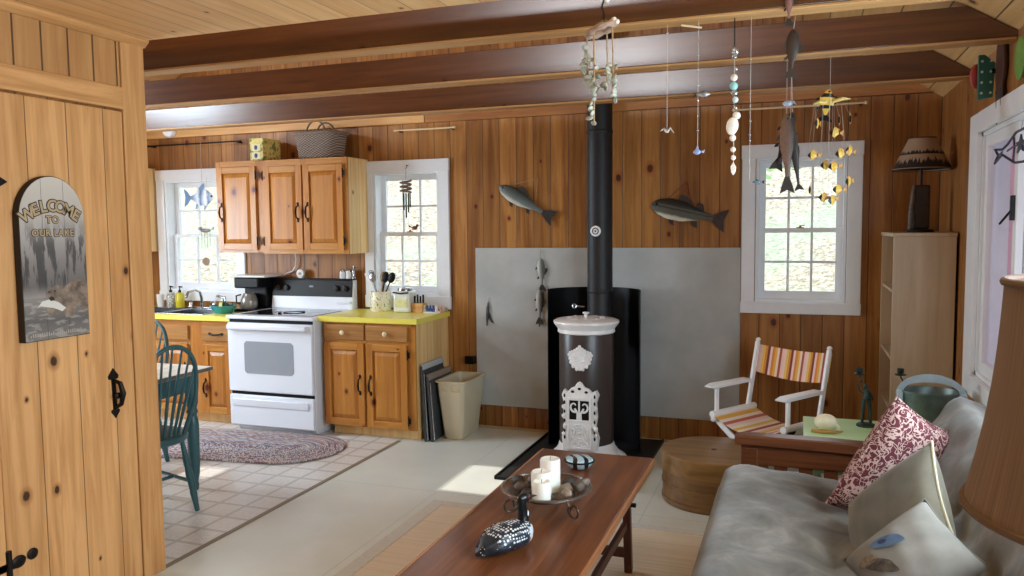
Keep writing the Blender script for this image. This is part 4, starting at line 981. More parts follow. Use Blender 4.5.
TXT = plain('dark_brown_lettering', '#3d2d20', .6); TXL = plain('tan_lettering', '#b39b74', .6)
def face_m(y, z, ang=0, dx=0): return basis((0, math.cos(ang), math.sin(ang)), (0, -math.sin(ang), math.cos(ang)), (1, 0, 0), (xf+dx, y, z))
cy, cz, R = 2.268, 1.480, .205
for i, ch in enumerate('WELCOME'):
    a = (3-i)*.196
    for mt, bo, dx in ((TXT, .0052, .0002), (TXL, .0014, .0012)):
        letters(ch, .062, .0005, mt, 'lettering', face_m(cy-R*math.sin(a)*.92, cz-.035+R*math.cos(a), a*.9, dx), sign, bold=bo)
for txt, z, s1 in (('TO', 1.598, .038), ('OUR LAKE', 1.548, .036)):
    letters(txt, s1, .0005, TXT, 'lettering', face_m(2.268, z, 0, .0002), sign, spacing=1.1, bold=.0032)
    letters(txt, s1, .0005, TXL, "lettering", face_m(2.268, z, 0, .0012), sign, spacing=1.1, bold=.0007)
bear = MB()
def flat(mb, pts, y0, z0, s, d0, d1): mb.prism([(y0+a*s, z0+b*s) for a, b in pts], xf+d0, xf+d1, 'YZ')
flat(bear, [(0, .05), (-.03, .35), (.05, .62), (.10, .72), (.17, .68), (.35, .80), (.48, .76), (.58, .66), (.75, .80), (1.0, .92), (1.3, .90), (1.42, .80), (1.42, .0), (1.25, -.05), (1.15, .12), (1.0, .10), (.92, -.16), (.62, -.18), (.55, .02), (.40, -.10), (.25, -.02), (.12, -.08)], 2.222, 1.245, .132, 0, .0010)
bear.build('bear_print', plain('brown_bear_print', '#4f4036', .6, 0, '#a08b76', 26), sign)
f = MB(); f.prism([(y_-.028, z_+.006) for y_, z_ in [(2.212, 1.262), (2.232, 1.285), (2.262, 1.290), (2.30, 1.278), (2.335, 1.252), (2.318, 1.240), (2.28, 1.256), (2.25, 1.262), (2.225, 1.268)]], xf+.001, xf+.0018, 'YZ'); f.build('fish_print', plain('pale_fish_print', '#d8d2c8', .6), sign)
f = MB(); f.ball((xf+.0012, 2.246, 1.297), .001, .013, .010, 10, 6); f.ball((xf+.0012, 2.236, 1.325), .001, .004, .004, 8, 5); f.ball((xf+.0012, 2.262, 1.326), .001, .004, .004, 8, 5); f.build('muzzle_print', plain('dark_muzzle', '#2a2320', .6), sign)
f = MB(); rr_ = random.Random(3)
for k in range(26):
    yy = 2.150+.0095*k; f.box(xf, xf+.0004, yy, yy+.0045, 1.158, 1.166+rr_.choice((0, .004, .006)))
f.build('faded_script', plain('pale_script', '#a89f90', .6), sign)

# ------------------------------------------------------------------ hearth, stove, pipe and wall board
tag(MB().box(-2.340, -.374, W-.018, W-.001, .182, 1.400).build('heat_board', M['grey_board'], bevel=.003), 'large grey heat board on the back wall behind the stove', 'wall board')
t = thing('hearth_pad', 'black hearth pad on the floor under the round stove', 'hearth pad', (-1.32, 5.07, 0))
MB().box(-1.735, -.908, 4.50, W-.015, .001, .016).build('slab', M['black_matte'], t, bevel=.003)
g = MB(); g.box(-1.752, -1.735, 4.48, W-.015, .001, .024); g.box(-.908, -.891, 4.48, W-.015, .001, .024); g.box(-1.735, -.908, 4.48, 4.50, .001, .024)
g.build('edging', M['black'], t, bevel=.003)
PX, PY = -1.285, 5.335
sh = MB()
def shield(u, v):
    a = -PI*.02+PI*1.04*u
    return (-1.325+.325*math.cos(a), 5.30+.27*math.sin(a), .017+v*1.105)
sh.sheet(shield, 48, 2, .006)
sh = tag(sh.build('heat_shield', M['black'], bevel=.002), 'tall curved black heat shield standing behind the round stove', 'heat shield')
t = thing('stove_pipe', 'black stovepipe rising from the round stove through the beams', 'stovepipe', (PX, PY, .80))
MB().cyl((PX, PY, .74), (PX, PY, 3.75), .0865, seg=36).build('pipe', M['black_matte'], t)
for z in (1.10, 2.18): MB().lathe([(.0868, 0), (.0895, .004), (.0895, .02), (.0868, .024)], (PX, PY, z), 36, close=False).build('joint_band', M['black_matte'], t)
MB().cyl((PX, PY-.15, .775), (PX, PY+.0, .775), .075, seg=28).build('flue_collar', M['black_matte'], t)
g = MB(); mt = Matrix.Translation((-1.293, PY-.0868, 1.523)) @ Matrix.Rotation(PI/2, 4, 'X')
MB().lathe([(0, 0), (.036, 0), (.036, .006), (.030, .010), (0, .010)], m=mt, seg=28).build('thermometer', M['white_gloss'], t)
ring = MB().lathe([(.017, .0095), (.023, .0095), (.023, .0115), (.017, .0115), (.017, .0095)], m=mt, seg=24, close=False); ring.lathe([(0, .0095), (.006, .0095), (.006, .012), (0, .012)], m=mt, seg=12); ring.build('thermometer_dial', M['black'], t)
g = MB(); g.cyl((-1.395, 5.33, 1.00), (-1.46, 5.31, 1.005), .006, seg=8); g.tube([(-1.46+.014*math.cos(a*PI/8), 5.31, 1.005+.014*math.sin(a*PI/8)) for a in range(17)], .004, 6); g.build('damper_handle', M['steel'], t)
# the round enamelled stove
sx, sy = -1.318, 5.085
st = thing('parlor_stove', 'round brown-black parlor stove with white cast-iron lid, door and base on the hearth', 'stove', (sx, sy, .017))
MB().lathe([(.176, .075), (.180, .09), (.180, .85), (.176, .862)], (sx, sy, 0), 48).build('drum', plain('brown_black_enamel', '#3a3230', .34, 0, '#443a37', 4), st)
CI = plain('white_cast_enamel', '#e6e5e4', .32, 0, '#f0efee', 20)
lid = MB().lathe([(.180, .856), (.190, .862), (.188, .885), (.205, .905), (.218, .925), (.216, .936), (.200, .944), (.150, .950), (.05, .958), (0, .959)], (sx, sy, 0), 48).build('lid', CI, st)
MB().lathe([(.012, 0), (.009, .012), (.010, .02), (.024, .027), (.020, .036), (0, .038)], (sx+.003, sy-.02, .957), 20).build('lid_knob', CI, lid)
lp = MB().lathe([(.085, .9525), (.135, .9525), (.135, .9535), (.085, .9535), (.085, .9525)], (sx, sy, 0), 40, close=False)
for k in range(10):
    a = 2*PI*k/10; lp.ball((sx+.11*math.cos(a), sy+.11*math.sin(a), .9545), .022, .012, .004, 10, 6, Matrix.Rotation(a, 4, 'Z'))
lp.build('lid_relief', CI, lid)
# base: flared foot ring with scalloped skirt
b = MB(); k = 96
def ringp(r, z, amp=0): return [(sx+(r+amp*abs(math.sin(4*a)))*math.cos(a), sy+(r+amp*abs(math.sin(4*a)))*math.sin(a), z) for a in [2*PI*i/k for i in range(k)]]
b.loft([ringp(.235, .018, .035), ringp(.228, .034, .03), ringp(.205, .060, .012), ringp(.190, .095), ringp(.182, .125), ringp(.178, .13)])
b.build('base', CI, st)
# doorway cast front, mounted in front of the drum
fy = sy-.198
fr_ = MB()
out = [(-.118, .115), (-.128, .20), (-.108, .27), (-.118, .34), (-.112, .43), (-.128, .48), (-.112, .515), (-.085, .500), (-.062, .525), (-.035, .535), (-.018, .560), (0, .572), (.018, .560), (.035, .535), (.062, .525), (.085, .500), (.112, .515), (.128, .48), (.112, .43), (.118, .34), (.108, .27), (.128, .20), (.118, .115)]
fr_.prism([(sx+.003+a*.94, z-.012) for a, z in out], fy+.004, fy+.075)
fo_ = fr_.build('door_surround', CI, st, bevel=.005)
dr = MB(); dw, z0, z1, zm = .082, .118, .455, .310
X = lambda a: sx+.003+a
dr.box(X(-dw), X(dw), fy-.003, fy+.006, z0, zm); dr.box(X(-dw), X(dw), fy-.013, fy-.003, z0, z0+.014); dr.box(X(-dw), X(dw), fy-.013, fy-.003, zm-.012, zm); dr.box(X(-dw), X(-dw+.012), fy-.013, fy-.003, z0+.014, zm-.012); dr.box(X(dw-.012), X(dw), fy-.013, fy-.003, z0+.014, zm-.012)
dr.box(X(-dw), X(-dw+.016), fy-.012, fy+.006, zm, z1); dr.box(X(dw-.016), X(dw), fy-.012, fy+.006, zm, z1); dr.box(X(-dw+.016), X(dw-.016), fy-.012, fy+.006, z1-.018, z1)
door_ = dr.build('fire_door', CI, st, bevel=.004)
MB().box(X(-dw+.016), X(dw-.016), fy+.001, fy+.005, zm, z1-.018).build('fire_opening', M['black'], door_)
sc = MB()
for q in (-1, 1):
    P = []
    for i in range(22):
        a = i/21*2.9*PI*.62; r = .012+.020*i/21
        P.append((X(q*(.036-r*math.cos(a)*.9)), fy-.004, .405+r*math.sin(a)*.95-.018*i/21))
    sc.tube(P, [.004+.004*i/21 for i in range(22)], 7)
    sc.tube([(X(q*.012), fy-.004, zm), (X(q*.010), fy-.004, .35), (X(q*.030), fy-.004, .385)], .007, 7)
sc.tube([(X(0), fy-.004, zm), (X(0), fy-.004, z1-.018)], .006, 7)
sc.build('scrollwork', CI, door_)
rl = MB(); mt = Matrix.Translation((X(0), fy-.003, .225)) @ Matrix.Rotation(PI/2, 4, 'X')
for r0 in (.018, .038, .056): rl.lathe([(r0-.005, 0), (r0-.004, .011), (r0+.004, .011), (r0+.005, 0)], m=mt, seg=32, close=False)
rl.ball((X(0), fy-.010, .225), .011)
for kk in range(12):
    a = 2*PI*kk/12; rl.ball((X(.047*math.cos(a)), fy-.006, .225+.047*math.sin(a)), .008, .009, .008, 8, 5)
for q in (-1, 1): rl.tube([(X(q*(.03+.022*math.cos(i*.45))), fy-.006, .150+.016*math.sin(i*.45)) for i in range(13)], .006, 6)
rl.build('door_relief', CI, door_)
HOLE_SHADE = M['black']  # black ovals painted as the shade inside pierced openings
for q in (-1, 1):
    for zh in (.19, .235, .30, .36, .42, .465):
        MB().ball((X(q*.100), fy+.0035, zh), .0065, .003, .013, 10, 6).build('hole_shade_inset', HOLE_SHADE, fo_)
    for zh in (.2125, .33, .39): MB().ball((X(q*.108), fy+.003, zh), .012, .008, .014, 10, 6).build('scroll_boss', CI, fo_)
for xh in (-.045, 0, .045): MB().ball((X(xh), fy+.0035, .492 if xh else .512), .012, .003, .009, 10, 6).build('hole_shade_inset', HOLE_SHADE, fo_)
h = MB(); h.cyl((X(dw+.002), fy, .27), (X(dw+.028), fy-.025, .27), .007, seg=8); h.ball((X(dw+.034), fy-.030, .265), .014, .010, .020); h.build('door_latch', CI, door_)
h = MB(); h.ball((X(-dw-.014), fy-.005, .265), .012, .012, .020); h.build('door_hinge', CI, door_)
c_ = MB(); crest = [(.003, .787), (.018, .768), (.036, .757), (.054, .748), (.070, .742), (.079, .728), (.072, .705), (.066, .68), (.048, .655), (.022, .638), (.003, .628)]
def crest_pt(a, z, off): return (sx+.003+a, sy-math.sqrt((.1805+off)**2-(a+.003)**2), z)
G = [[[c_.vert(crest_pt(a*(j/4-1), z, off)) for j in range(9)] for a, z in crest] for off in (-.002, .007)]
for g_ in G:
    for i in range(len(crest)-1):
        for j in range(8): c_.face([g_[i][j], g_[i][j+1], g_[i+1][j+1], g_[i+1][j]])
for i in range(len(crest)-1):
    for j in (0, 8): c_.face([G[0][i][j], G[1][i][j], G[1][i+1][j], G[0][i+1][j]])
cr = c_.build('crest', CI, st)
lb = MB()
for a, z in crest[1:-1]:
    for q in (-1, 1): lb.ball(crest_pt(q*a*.93, z, .006), .011, .007, .012, 10, 6)
lb.ball(crest_pt(0, .783, .006), .012, .007, .013, 10, 6); lb.lathe([(.020, 0), (.026, .004), (.032, 0)], m=Matrix.Translation(crest_pt(0, .705, .006)) @ Matrix.Rotation(PI/2, 4, 'X'), seg=24, close=False)
lb.build('crest_lobes', CI, cr)
d_ = MB()
for a, z in ((0, .742), (0, .668), (-.035, .72), (.035, .72), (-.03, .69), (.03, .69)): d_.ball((sx+.003+a, sy-.1875, z), .010 if a else .006, .005, .008 if a else .005, 10, 6)
d_.build('crest_boss', CI, cr)

# fish on the wall
FW = bands('trout_paint', [(0, '#d9d2c0'), (.22, '#b9b7ab'), (.34, '#6f7673'), (.6, '#515a57'), (.85, '#2b3130'), (1, '#17191b')], 'Z', .13, -.065, .4)
DF = plain('dark_fin', '#1f1814', .6, 0, '#352a23', 20)
L = .47*.93
f1 = fish('wooden_fish', 'carved grey trout plaque hanging nose-up on the pine wall left of the stovepipe', 'fish plaque', .395, .115, .03, trout, FW, DF, Matrix.Translation((-2.135, W-.028, 1.862)) @ Matrix.Rotation(.52, 4, 'Y'), 'carved fish on the back wall')
MB().tube([(.06, .012, .035), (.235, .016, .20)], .0022, 6).tube([(.235, .016, .20), (.30, .012, .05)], .0022, 6).build('hanging_cord', M['rope'], f1)
BASS = bands('bass_paint', [(0, '#d9d2c0'), (.16, '#cfc9b8'), (.26, '#5d5e55'), (.48, '#53554d'), (.52, '#1d1d1c'), (.60, '#575850'), (.68, '#242524'), (1, '#0c0e10')], 'Z', .15, -.075, .35)
f2 = fish('wooden_fish', 'big carved bass plaque hanging on the pine wall right of the stovepipe', 'fish plaque', .44, .15, .04, trout, BASS, plain('maroon_fin', '#2a1816', .55, 0, '#40302c', 30), Matrix.Translation((-.985, W-.03, 1.705)) @ Matrix.Rotation(.235, 4, 'Y'), 'carved fish on the back wall', tail=.22, dorsal=(.40, .66, .30))
MB().prism([(.70*.44, .04), (.70*.44+.02, .085), (.80*.44, .075), (.84*.44, .03)], -.002, .002).build('rear_fin', DF, f2)
MB().tube([(.10, .012, .06), (.20, .02, .21)], .0025, 6).tube([(.20, .02, .21), (.27, .012, .07)], .0025, 6).build('hanging_cord', plain('red_cord', '#7a2f22', .9), f2)
GF = bands('grey_lure_paint', [(0, '#c9c9c2'), (.35, '#a5a69f'), (.55, '#6d6f6a'), (.8, '#3c3e3c'), (1, '#26282a')], 'Z', .07, -.035, .45)
f3 = fish('wooden_fish', 'upper grey fish of the pair strung down the grey heat board', 'fish plaque', .20, .062, .02, trout, GF, DF, Matrix.Translation((-1.808, W-.034, 1.325)) @ Matrix.Rotation(PI/2-.05, 4, 'Y'), 'small fish on the grey board', eye=False)
f4 = fish('wooden_fish', 'lower grey fish of the pair strung down the grey heat board', 'fish plaque', .21, .060, .02, trout, GF, DF, Matrix.Translation((-1.815, W-.034, 1.09)) @ Matrix.Rotation(PI/2+.02, 4, 'Y'), 'small fish on the grey board', eye=False)
MB().tube([(0, 0, 0), (-.06, .006, .0)], .002, 6).build('hanging_cord', M['rope'], f3)
MB().ball((.262, 0, 0), .02, .004, .006).build('tassel', DF, f4)
t = thing('wall_ornament', 'small dark bird ornament hung near the left edge of the grey heat board', 'ornament', (-2.238, W-.02, .97))
b = MB(); b.tube([(-2.235, W-.025, .985), (-2.238, W-.026, .94), (-2.245, W-.026, .86), (-2.248, W-.024, .80)], [.004, .012, .010, .003], 8); b.prism([(-2.238, .93), (-2.19, .82), (-2.215, .83), (-2.24, .87)], W-.024, W-.021); b.build('body', plain('dark_bird', '#35363a', .5, 0, '#55585c', 40), t)
MB().tube([(-2.235, W-.025, .985), (-2.225, W-.02, 1.02)], .0018, 6).build('hanging_cord', M['rope'], t)

# ------------------------------------------------------------------ things hung from the ceiling and the beams
SHELL = plain('pale_shell', '#b9b9a8', .4, 0, '#8b9488', 40); SHW = plain('white_shell', '#eee8de', .3, 0, '#d9cfc2', 20)
def shell(mb, c, r, rng):
    m = Matrix.Rotation(rng.uniform(0, 6), 4, 'Z') @ Matrix.Rotation(rng.uniform(-.9, .9), 4, 'X')
    mb.ball(c, r, r*.42, r*.78, 10, 6, m)
rng = random.Random(11)
YC = 2.72
t = thing('shell_wind_chime', 'wind chime of shells on jute strings under a driftwood ring, in front of the stovepipe', 'wind chime', (-.645, YC, 2.385))
MB().tube([(-.640, YC, 2.387), (-.640, YC, 2.36), (-.650, YC, 2.345), (-.636, YC, 2.33), (-.648, YC, 2.30), (-.640, YC, 2.275), (-.640, YC, 2.255)], .0035, 7).build('hook', M['iron'], t)
MB().ball((-.645, YC, 2.335), .012, .010, .008).ball((-.628, YC-.003, 2.32), .009).build('hook_shell', SHW, t)
for x0 in (-.70, -.655, -.605): MB().tube([(-.640, YC, 2.258), (x0, YC, 2.222+.18*(x0+.70))], .002, 6).build('hanger', M['rope'], t)
P = [(-.650+.045*math.cos(a), YC+.035*math.sin(a), 2.224+.017*math.cos(a)) for a in [2*PI*i/20 for i in range(20)]]
MB().tube(P, [.011+.003*math.sin(i*2.1) for i in range(20)], 8, closed=True).build('driftwood_ring', plain('driftwood_ring', '#8a6a58', .85, 0, '#a9917e', 40), t)
for x, y, z1, dens in ((-.697, YC-.01, 2.05, 9), (-.683, YC+.03, 1.915, 11), (-.668, YC-.03, 2.02, 8), (-.640, YC+.045, 2.03, 7), (-.607, YC-.015, 1.98, 8)):
    z0 = 2.222+.02*((x+.65)/.055)
    MB().tube([(x, y, z0), (x+.002, y, (z0+z1)/2), (x, y, z1)], .0028, 6).build('string', M['rope'], t)
    for k in range(dens):
        z = z1+.018*k*(.9 if z1 < 2 else .8); s = MB(); shell(s, (x+rng.uniform(-.014, .014), y+rng.uniform(-.012, .012), z), rng.uniform(.010, .016), rng)
        s.build('shell', SHELL, t)
for k in range(3):
    s = MB(); s.ball((-.612+.010*k, YC-.012, 2.243+.008*(k % 2)), .009); s.build('shell', SHW, t)
YH = 3.055
t = thing('shell_strand', 'long strand of white shells and glass beads hanging from the nearest beam', 'hanging ornament', (-.235, YH, 2.31))
MB().tube([(-.233, YH, 2.31), (-.232, YH, 2.1), (-.232, YH, 1.75)], .0012, 5).build('thread', M['thread'], t)
MB().tube([(-.233, YH, 2.31), (-.233, YH, 2.20)], .0022, 6).build('wire', M['iron'], t)
for z, r, mt, nm in ((2.185, .014, M['crystal'], 'bead'), (2.165, .010, M['crystal'], 'bead'), (2.12, .006, M['chrome'], 'bead'), (2.09, .013, SHW, 'shell'), (2.06, .015, plain('aqua_glass', '#8fc4c4', .12), 'bead'), (2.035, .013, M['crystal'], 'bead'), (2.01, .011, plain('pale_blue_glass', '#b9d4da', .12), 'bead'), (1.98, .006, M['chrome'], 'bead'), (1.872, .012, SHW, 'shell'), (1.83, .010, SHW, 'shell'), (1.80, .009, SHW, 'shell')):
    s = MB(); s.ball((-.232+rng.uniform(-.006, .006), YH, z), r, r*.7, r*1.05, 12, 7, Matrix.Rotation(rng.uniform(-.5, .5), 4, 'Y')); s.build(nm, mt, t)
s = MB(); s.ball((-.238, YH, 1.915), .022, .008, .033, 14, 8, Matrix.Rotation(.15, 4, 'Y')); s.build('shell', SHW, t)
s = MB(); s.ball((-.223, YH, 1.953), .015, .008, .014, 12, 7, Matrix.Rotation(.6, 4, 'Y')); s.build('shell', SHW, t)
s = MB(); s.prism([(-.233, 1.785), (-.222, 1.765), (-.226, 1.745), (-.233, 1.735), (-.241, 1.747), (-.243, 1.767)], YH-.003, YH+.003); s.build('shell', SHW, t, bevel=.002)
def strand(x, y, z0, z1, label, beads=(), cat='hanging ornament'):
    t = thing('beaded_thread', label, cat, (x, y, z0), 'thin hanging threads')
    MB().tube([(x, y, z0), (x, y, z1)], .0009, 5).build('thread', M['thread'], t)
    for z, r in beads: MB().ball((x, y, z), r, seg=8, rings=5).build('bead', M['crystal'], t)
    return t
t = strand(-.476, YH, 2.31, 1.905, 'thread with a tiny curved gull, left of the bird threads', ((2.27, .005),))
g = MB()
for q in (-1, 1): g.tube([(-.476, YH, 1.905), (-.476+q*.012, YH, 1.918), (-.476+q*.026, YH, 1.905-.004*q)], [.006, .005, .0015], 7)
g.build('gull', plain('gull_paint', '#d9d4cf', .5, 0, '#6d625c', 60), t)
t = strand(-.362, YH, 2.29, 1.82, 'thread with clear beads, a little fish and a blue bird at its end', tuple((2.29-.055*k, .004) for k in range(8)))
MB().cyl((-.425, YH, 2.296), (-.350, YH, 2.280), .004, seg=8).build('mobile_stick', M['ivory'], t)
MB().tube([(-.362, YH, 2.283), (-.362, YH, 2.31)], .0009, 5).build('thread', M['thread'], t)
fish('small_fish', None, None, .05, .02, .012, deep, plain('silver_fish', '#c9ccd0', .3, .3, '#5d6470', 60), DF, None, parent=t, eye=False).matrix_basis = Matrix.Translation((-.318, YH, 2.036)) @ rotz(PI)
g = MB(); g.ball((-.364, YH, 1.826), .014, .008, .010); g.prism([(-.372, 1.83), (-.362, 1.85), (-.354, 1.828)], YH-.004, YH+.004); g.prism([(-.352, 1.826), (-.336, 1.834), (-.340, 1.820)], YH-.003, YH+.003); g.build('bird', plain('blue_bird', '#6d7fb0', .4, 0, '#a9b5d4', 60), t)
t = strand(-.175, YH, 2.31, 1.715, 'fine thread with tiny beads and a blue-grey fish in front of the right-hand window', ((2.15, .004), (1.93, .004), (1.88, .004), (1.86, .004)))
fish('small_fish', None, None, .034, .014, .010, deep, plain('blue_grey_fish', '#56707c', .4), DF, None, parent=t, eye=False).matrix_basis = Matrix.Translation((-.165, YH, 1.708))
# brown fish
BRN = bands('brown_trout_paint', [(0, '#32231b'), (.4, '#3a2a21'), (.75, '#241a15'), (1, '#160f0b')], 'Z', .07, -.035, .5, speck='#3a2a20')
f = fish('hanging_fish', 'brown wooden fish hanging head-up by a thread from the nearest beam', 'hanging fish', .138, .046, .016, trout, BRN, DF, Matrix.Translation((-.030, YH, 2.245)) @ Matrix.Rotation(PI/2+.05, 4, 'Y'), 'fish hung from the beams')
MB().tube([(0, 0, 0), (-.065, .0, .004)], .001, 5).build('thread', M['thread'], f)
f = fish('hanging_fish', 'pinkish fish above the brown one, half over the dark nearest beam', 'hanging fish', .115, .030, .014, trout, bands('pink_fish_paint', [(0, '#6d4038'), (.5, '#93655a'), (1, '#3a221c')], 'Z', .04, -.02, .4), DF, Matrix.Translation((-.046, YH-.058, 2.385)) @ Matrix.Rotation(PI/2, 4, 'Y'), 'fish hung from the beams')
MB().tube([(0, 0, 0), (-.012, 0, .0)], .001, 5).build('thread', M['thread'], f)
YP = 3.88
RT = bands('spotted_trout_paint', [(0, '#7d5a45'), (.45, '#6f513f'), (.75, '#3f2f26'), (1, '#1f1611')], 'Z', .09, -.045, .5, speck='#5a3f30')
f = fish('hanging_fish', 'front spotted trout of the pair hanging before the right-hand window', 'hanging fish', .285, .062, .020, trout, RT, DF, Matrix.Translation((-.062, YP-.02, 2.055)) @ Matrix.Rotation(PI/2-.02, 4, 'Y'), 'fish hung from the beams', dorsal=(.40, .60, .22))
MB().tube([(0, 0, 0), (-.255, .02, .003)], .0012, 5).build('thread', M['thread'], f)
MB().ball((-.045, 0, .004), .014, .010, .022).prism([(-.05, .012), (-.035, .045), (-.055, .03)], -.004, .004).build('lure_head', plain('blue_white_lure', '#cfd6e2', .35, 0, '#5d6f94', 80), f)
f = fish('hanging_fish', 'rear dark trout of the pair, its tail pointing left before the right-hand window', 'hanging fish', .215, .060, .018, trout, BRN, DF, Matrix.Translation((-.038, YP+.02, 2.065)) @ Matrix.Rotation(PI/2+.26, 4, 'Y'), 'fish hung from the beams')
MB().tube([(0, 0, 0), (-.235, -.02, -.070)], .0012, 5).build('thread', M['thread'], f)
f = fish('hanging_fish', 'slim black eel-like fish hanging right of the spotted trout', 'hanging fish', .30, .040, .014, trout, plain('black_fish', '#2a221e', .5), DF, Matrix.Translation((-.045, YP+.005, 2.03)) @ Matrix.Rotation(PI/2-.13, 4, 'Y'), 'fish hung from the beams', belly_fins=False, eye=False, dorsal=(.4, .6, .1), tail=.10)
MB().tube([(0, 0, 0), (-.28, -.005, .037)], .0012, 5).build('thread', M['thread'], f)
# yellow fish mobile
t = thing('fish_mobile', 'mobile of yellow and black butterfly fish hanging in front of the right-hand window', 'mobile', (.12, YP, 2.31))
MB().tube([(.12, YP, 2.31), (.12, YP, 2.05)], .001, 5).build('thread', M['thread'], t)
YF_ = bands('butterfly_fish_paint', [(0, '#1c1a18'), (.26, '#1c1a18'), (.27, '#e9c75a'), (.62, '#e6b84a'), (.8, '#d9b86a'), (.81, '#1f1c1a'), (.95, '#d97a3a')], 'X', .05, 0, .4, 'CONSTANT')
YFM = bands('large_butterfly_fish_paint', [(0, '#d9a23a'), (.18, '#1c1a18'), (.36, '#e9c75a'), (.72, '#e0b447'), (.73, '#1f1c1a'), (.9, '#e9c75a')], 'X', .095, 0, .4, 'CONSTANT')
ORF = plain('orange_fin', '#d88a4a', .5, 0, '#e9c06a', 40)
m_ = fish('large_fish', None, None, .115, .068, .022, deep, YFM, M['black'], None, parent=t, dorsal=(.25, .8, .18)); m_.matrix_basis = Matrix.Translation((.115, YP, 2.155)) @ Matrix.Rotation(PI/2+.12, 4, 'Y') @ rotz(.3)
for q, (xa, za, xb, zb) in enumerate(((.105, 2.098, .050, 2.093), (.135, 2.10, .203, 2.108))):
    g = MB(); g.tube([(xa, YP, za), ((xa+xb)/2, YP-.01, (za+zb)/2+.004), (xb, YP, zb)], [.008, .009, .003], 8); g.build('wing_stick', plain('yellow_stick_%d' % q, '#e6cf7a', .4), t)
spots = [(.058, 2.005, 1.1), (.159, 2.019, 1.5), (.207, 2.021, 1.5), (.12, 1.961, .1), (.03, 1.866, .0), (.145, 1.862, .15), (.188, 1.882, .7), (.085, 1.818, .1), (.118, 1.808, -.1), (.040, 1.712, 1.4), (.190, 1.739, .9), (.138, 1.708, .1), (.08, 1.676, .2), (.12, 1.657, .7)]
proto = None
for k, (x, z, a) in enumerate(spots):
    b = fish_body(MB(), .046, .036, .012, deep)
    if proto is None: b = b.build('small_fish', YF_, t)
    else:
        b.bm.free(); b = proto.copy(); COL.objects.link(b)
    b.parent = t; b.matrix_parent_inverse = t.matrix_basis.inverted()
    b.matrix_basis = Matrix.Translation((x, YP-.03+.06*((k*7) % 5)/5, z)) @ rotz(a) @ Matrix.Rotation(.15*math.sin(k*2.3), 4, 'Y')
    fn = MB().prism([(.044, .002), (.060, .014), (.058, 0), (.060, -.014), (.044, -.002)], -.001, .001).prism([(.012, .013), (.022, .026), (.040, .016), (.036, .008)], -.001, .001).prism([(.012, -.013), (.024, -.024), (.036, -.008)], -.001, .001) if proto is None else None
    if proto is None:
        fo = fn.build('fin', ORF, b); proto = b; pfin = fo
    else:
        c = pfin.copy(); COL.objects.link(c); c.parent = b
    yy = b.matrix_basis.translation.y
    MB().tube([(x, yy, z+.012), (x*.7+.035, yy*.5+YP*.5, 2.09)], .0005, 4).build('thread', M['thread'], t)
# wall ornaments over the right window
t = thing('wall_bird', 'teal dotted wooden bird with a red wing above the right-hand window', 'wall ornament', (XR, 4.15, 2.2))
n = NT('teal_with_white_dots'); p = n.pos(); s = n.sep(p)
def cell(v, w): return n.m('MULTIPLY', n.m('SUBTRACT', n.m('FRACT', n.m('DIVIDE', v, w)), .5), w)
dx = cell(n.m('ADD', s[0], .012), .036); dz = cell(n.m('ADD', s[2], .004), .047)
dd = n.m('SQRT', n.m('ADD', n.m('MULTIPLY', dx, dx), n.m('MULTIPLY', dz, dz)))
MT = n.out(n.mix(n.m('LESS_THAN', dd, .0058), lin('#2f6a5c'), lin('#cfe0d6')), .5)
MB().prism([(.748, 2.105), (.808, 2.115), (.815, 2.265), (.772, 2.305), (.748, 2.305)], 4.14, 4.165).build('body', MT, t, bevel=.003)
MB().ball((.748, 4.195, 2.22), .026, .016, .055).build('wing', M['red'], t)
MB().prism([(4.02, 2.10), (4.09, 2.08), (4.13, 2.20), (4.12, 2.33), (4.05, 2.385), (3.99, 2.33), (3.97, 2.22)], .812, .828, 'YZ').build('wall_shadow_shape', plain('wall_shadow_brown', '#4a2a1c', .6), t, bevel=.003)  # dark plate painted as the ornament's shadow on the wall
for y, z in ((4.08, 1.985), (4.00, 2.01)): MB().tube([(.818, y, 2.13), (.816, y-.004, 2.06), (.814, y, z)], [.014, .008, .002], 7).build('leg', plain('leg_and_shadow_brown', '#2d1a12', .6), t)  # thin legs, with their shadow on the wall painted into the dark shapes
MB().bar((.80, 4.15, 2.23), (XR, 4.15, 2.23), .02, .02).build('mount', M['iron'], t)
t = thing('wall_leaf', 'green round wooden ornament at the right edge above the sliding window', 'wall ornament', (XR, 3.74, 2.2))
MB().ball((.812, 3.70, 2.20), .012, .075, .085, 18, 10).build('leaf', plain('leaf_green', '#5f8a35', .5, 0, '#78a348', 20), t)
MB().bar((.812, 3.70, 2.2), (XR, 3.70, 2.2), .02, .02).build('mount', M['iron'], t)
t = thing('fish_suncatcher', 'dark blue wire fish with a star pattern hung against the right-hand window', 'suncatcher', (.80, 3.75, 1.84))
BL = plain('navy_wire', '#1f2a4a', .4)
def wy(y, z): return (.795-.02*(3.99-y), 3.99-(3.99-y)*1.75, 1.845+(z-1.845)*1.0)
g = MB()
up = [(3.99, 1.868), (3.91, 1.856), (3.86, 1.868), (3.78, 1.902), (3.70, 1.905), (3.62, 1.88), (3.56, 1.845)]
lo = [(3.56, 1.845), (3.62, 1.80), (3.70, 1.78), (3.78, 1.785), (3.86, 1.815), (3.91, 1.835), (3.99, 1.808)]
g.tube([wy(*q) for q in up+lo[1:]+[(3.955, 1.838)]], .005, 8, closed=True)
for y in (3.80, 3.66): g.tube([wy(y, 1.89), wy(y-.01, 1.845), wy(y, 1.79)], .004, 6)
for a, b in (((3.80, 1.85), (3.66, 1.85)), ((3.86, 1.842), (3.80, 1.85)), ((3.91, 1.846), (3.955, 1.838))): g.tube([wy(*a), wy(*b)], .0035, 6)
g.build('outline', BL, t)
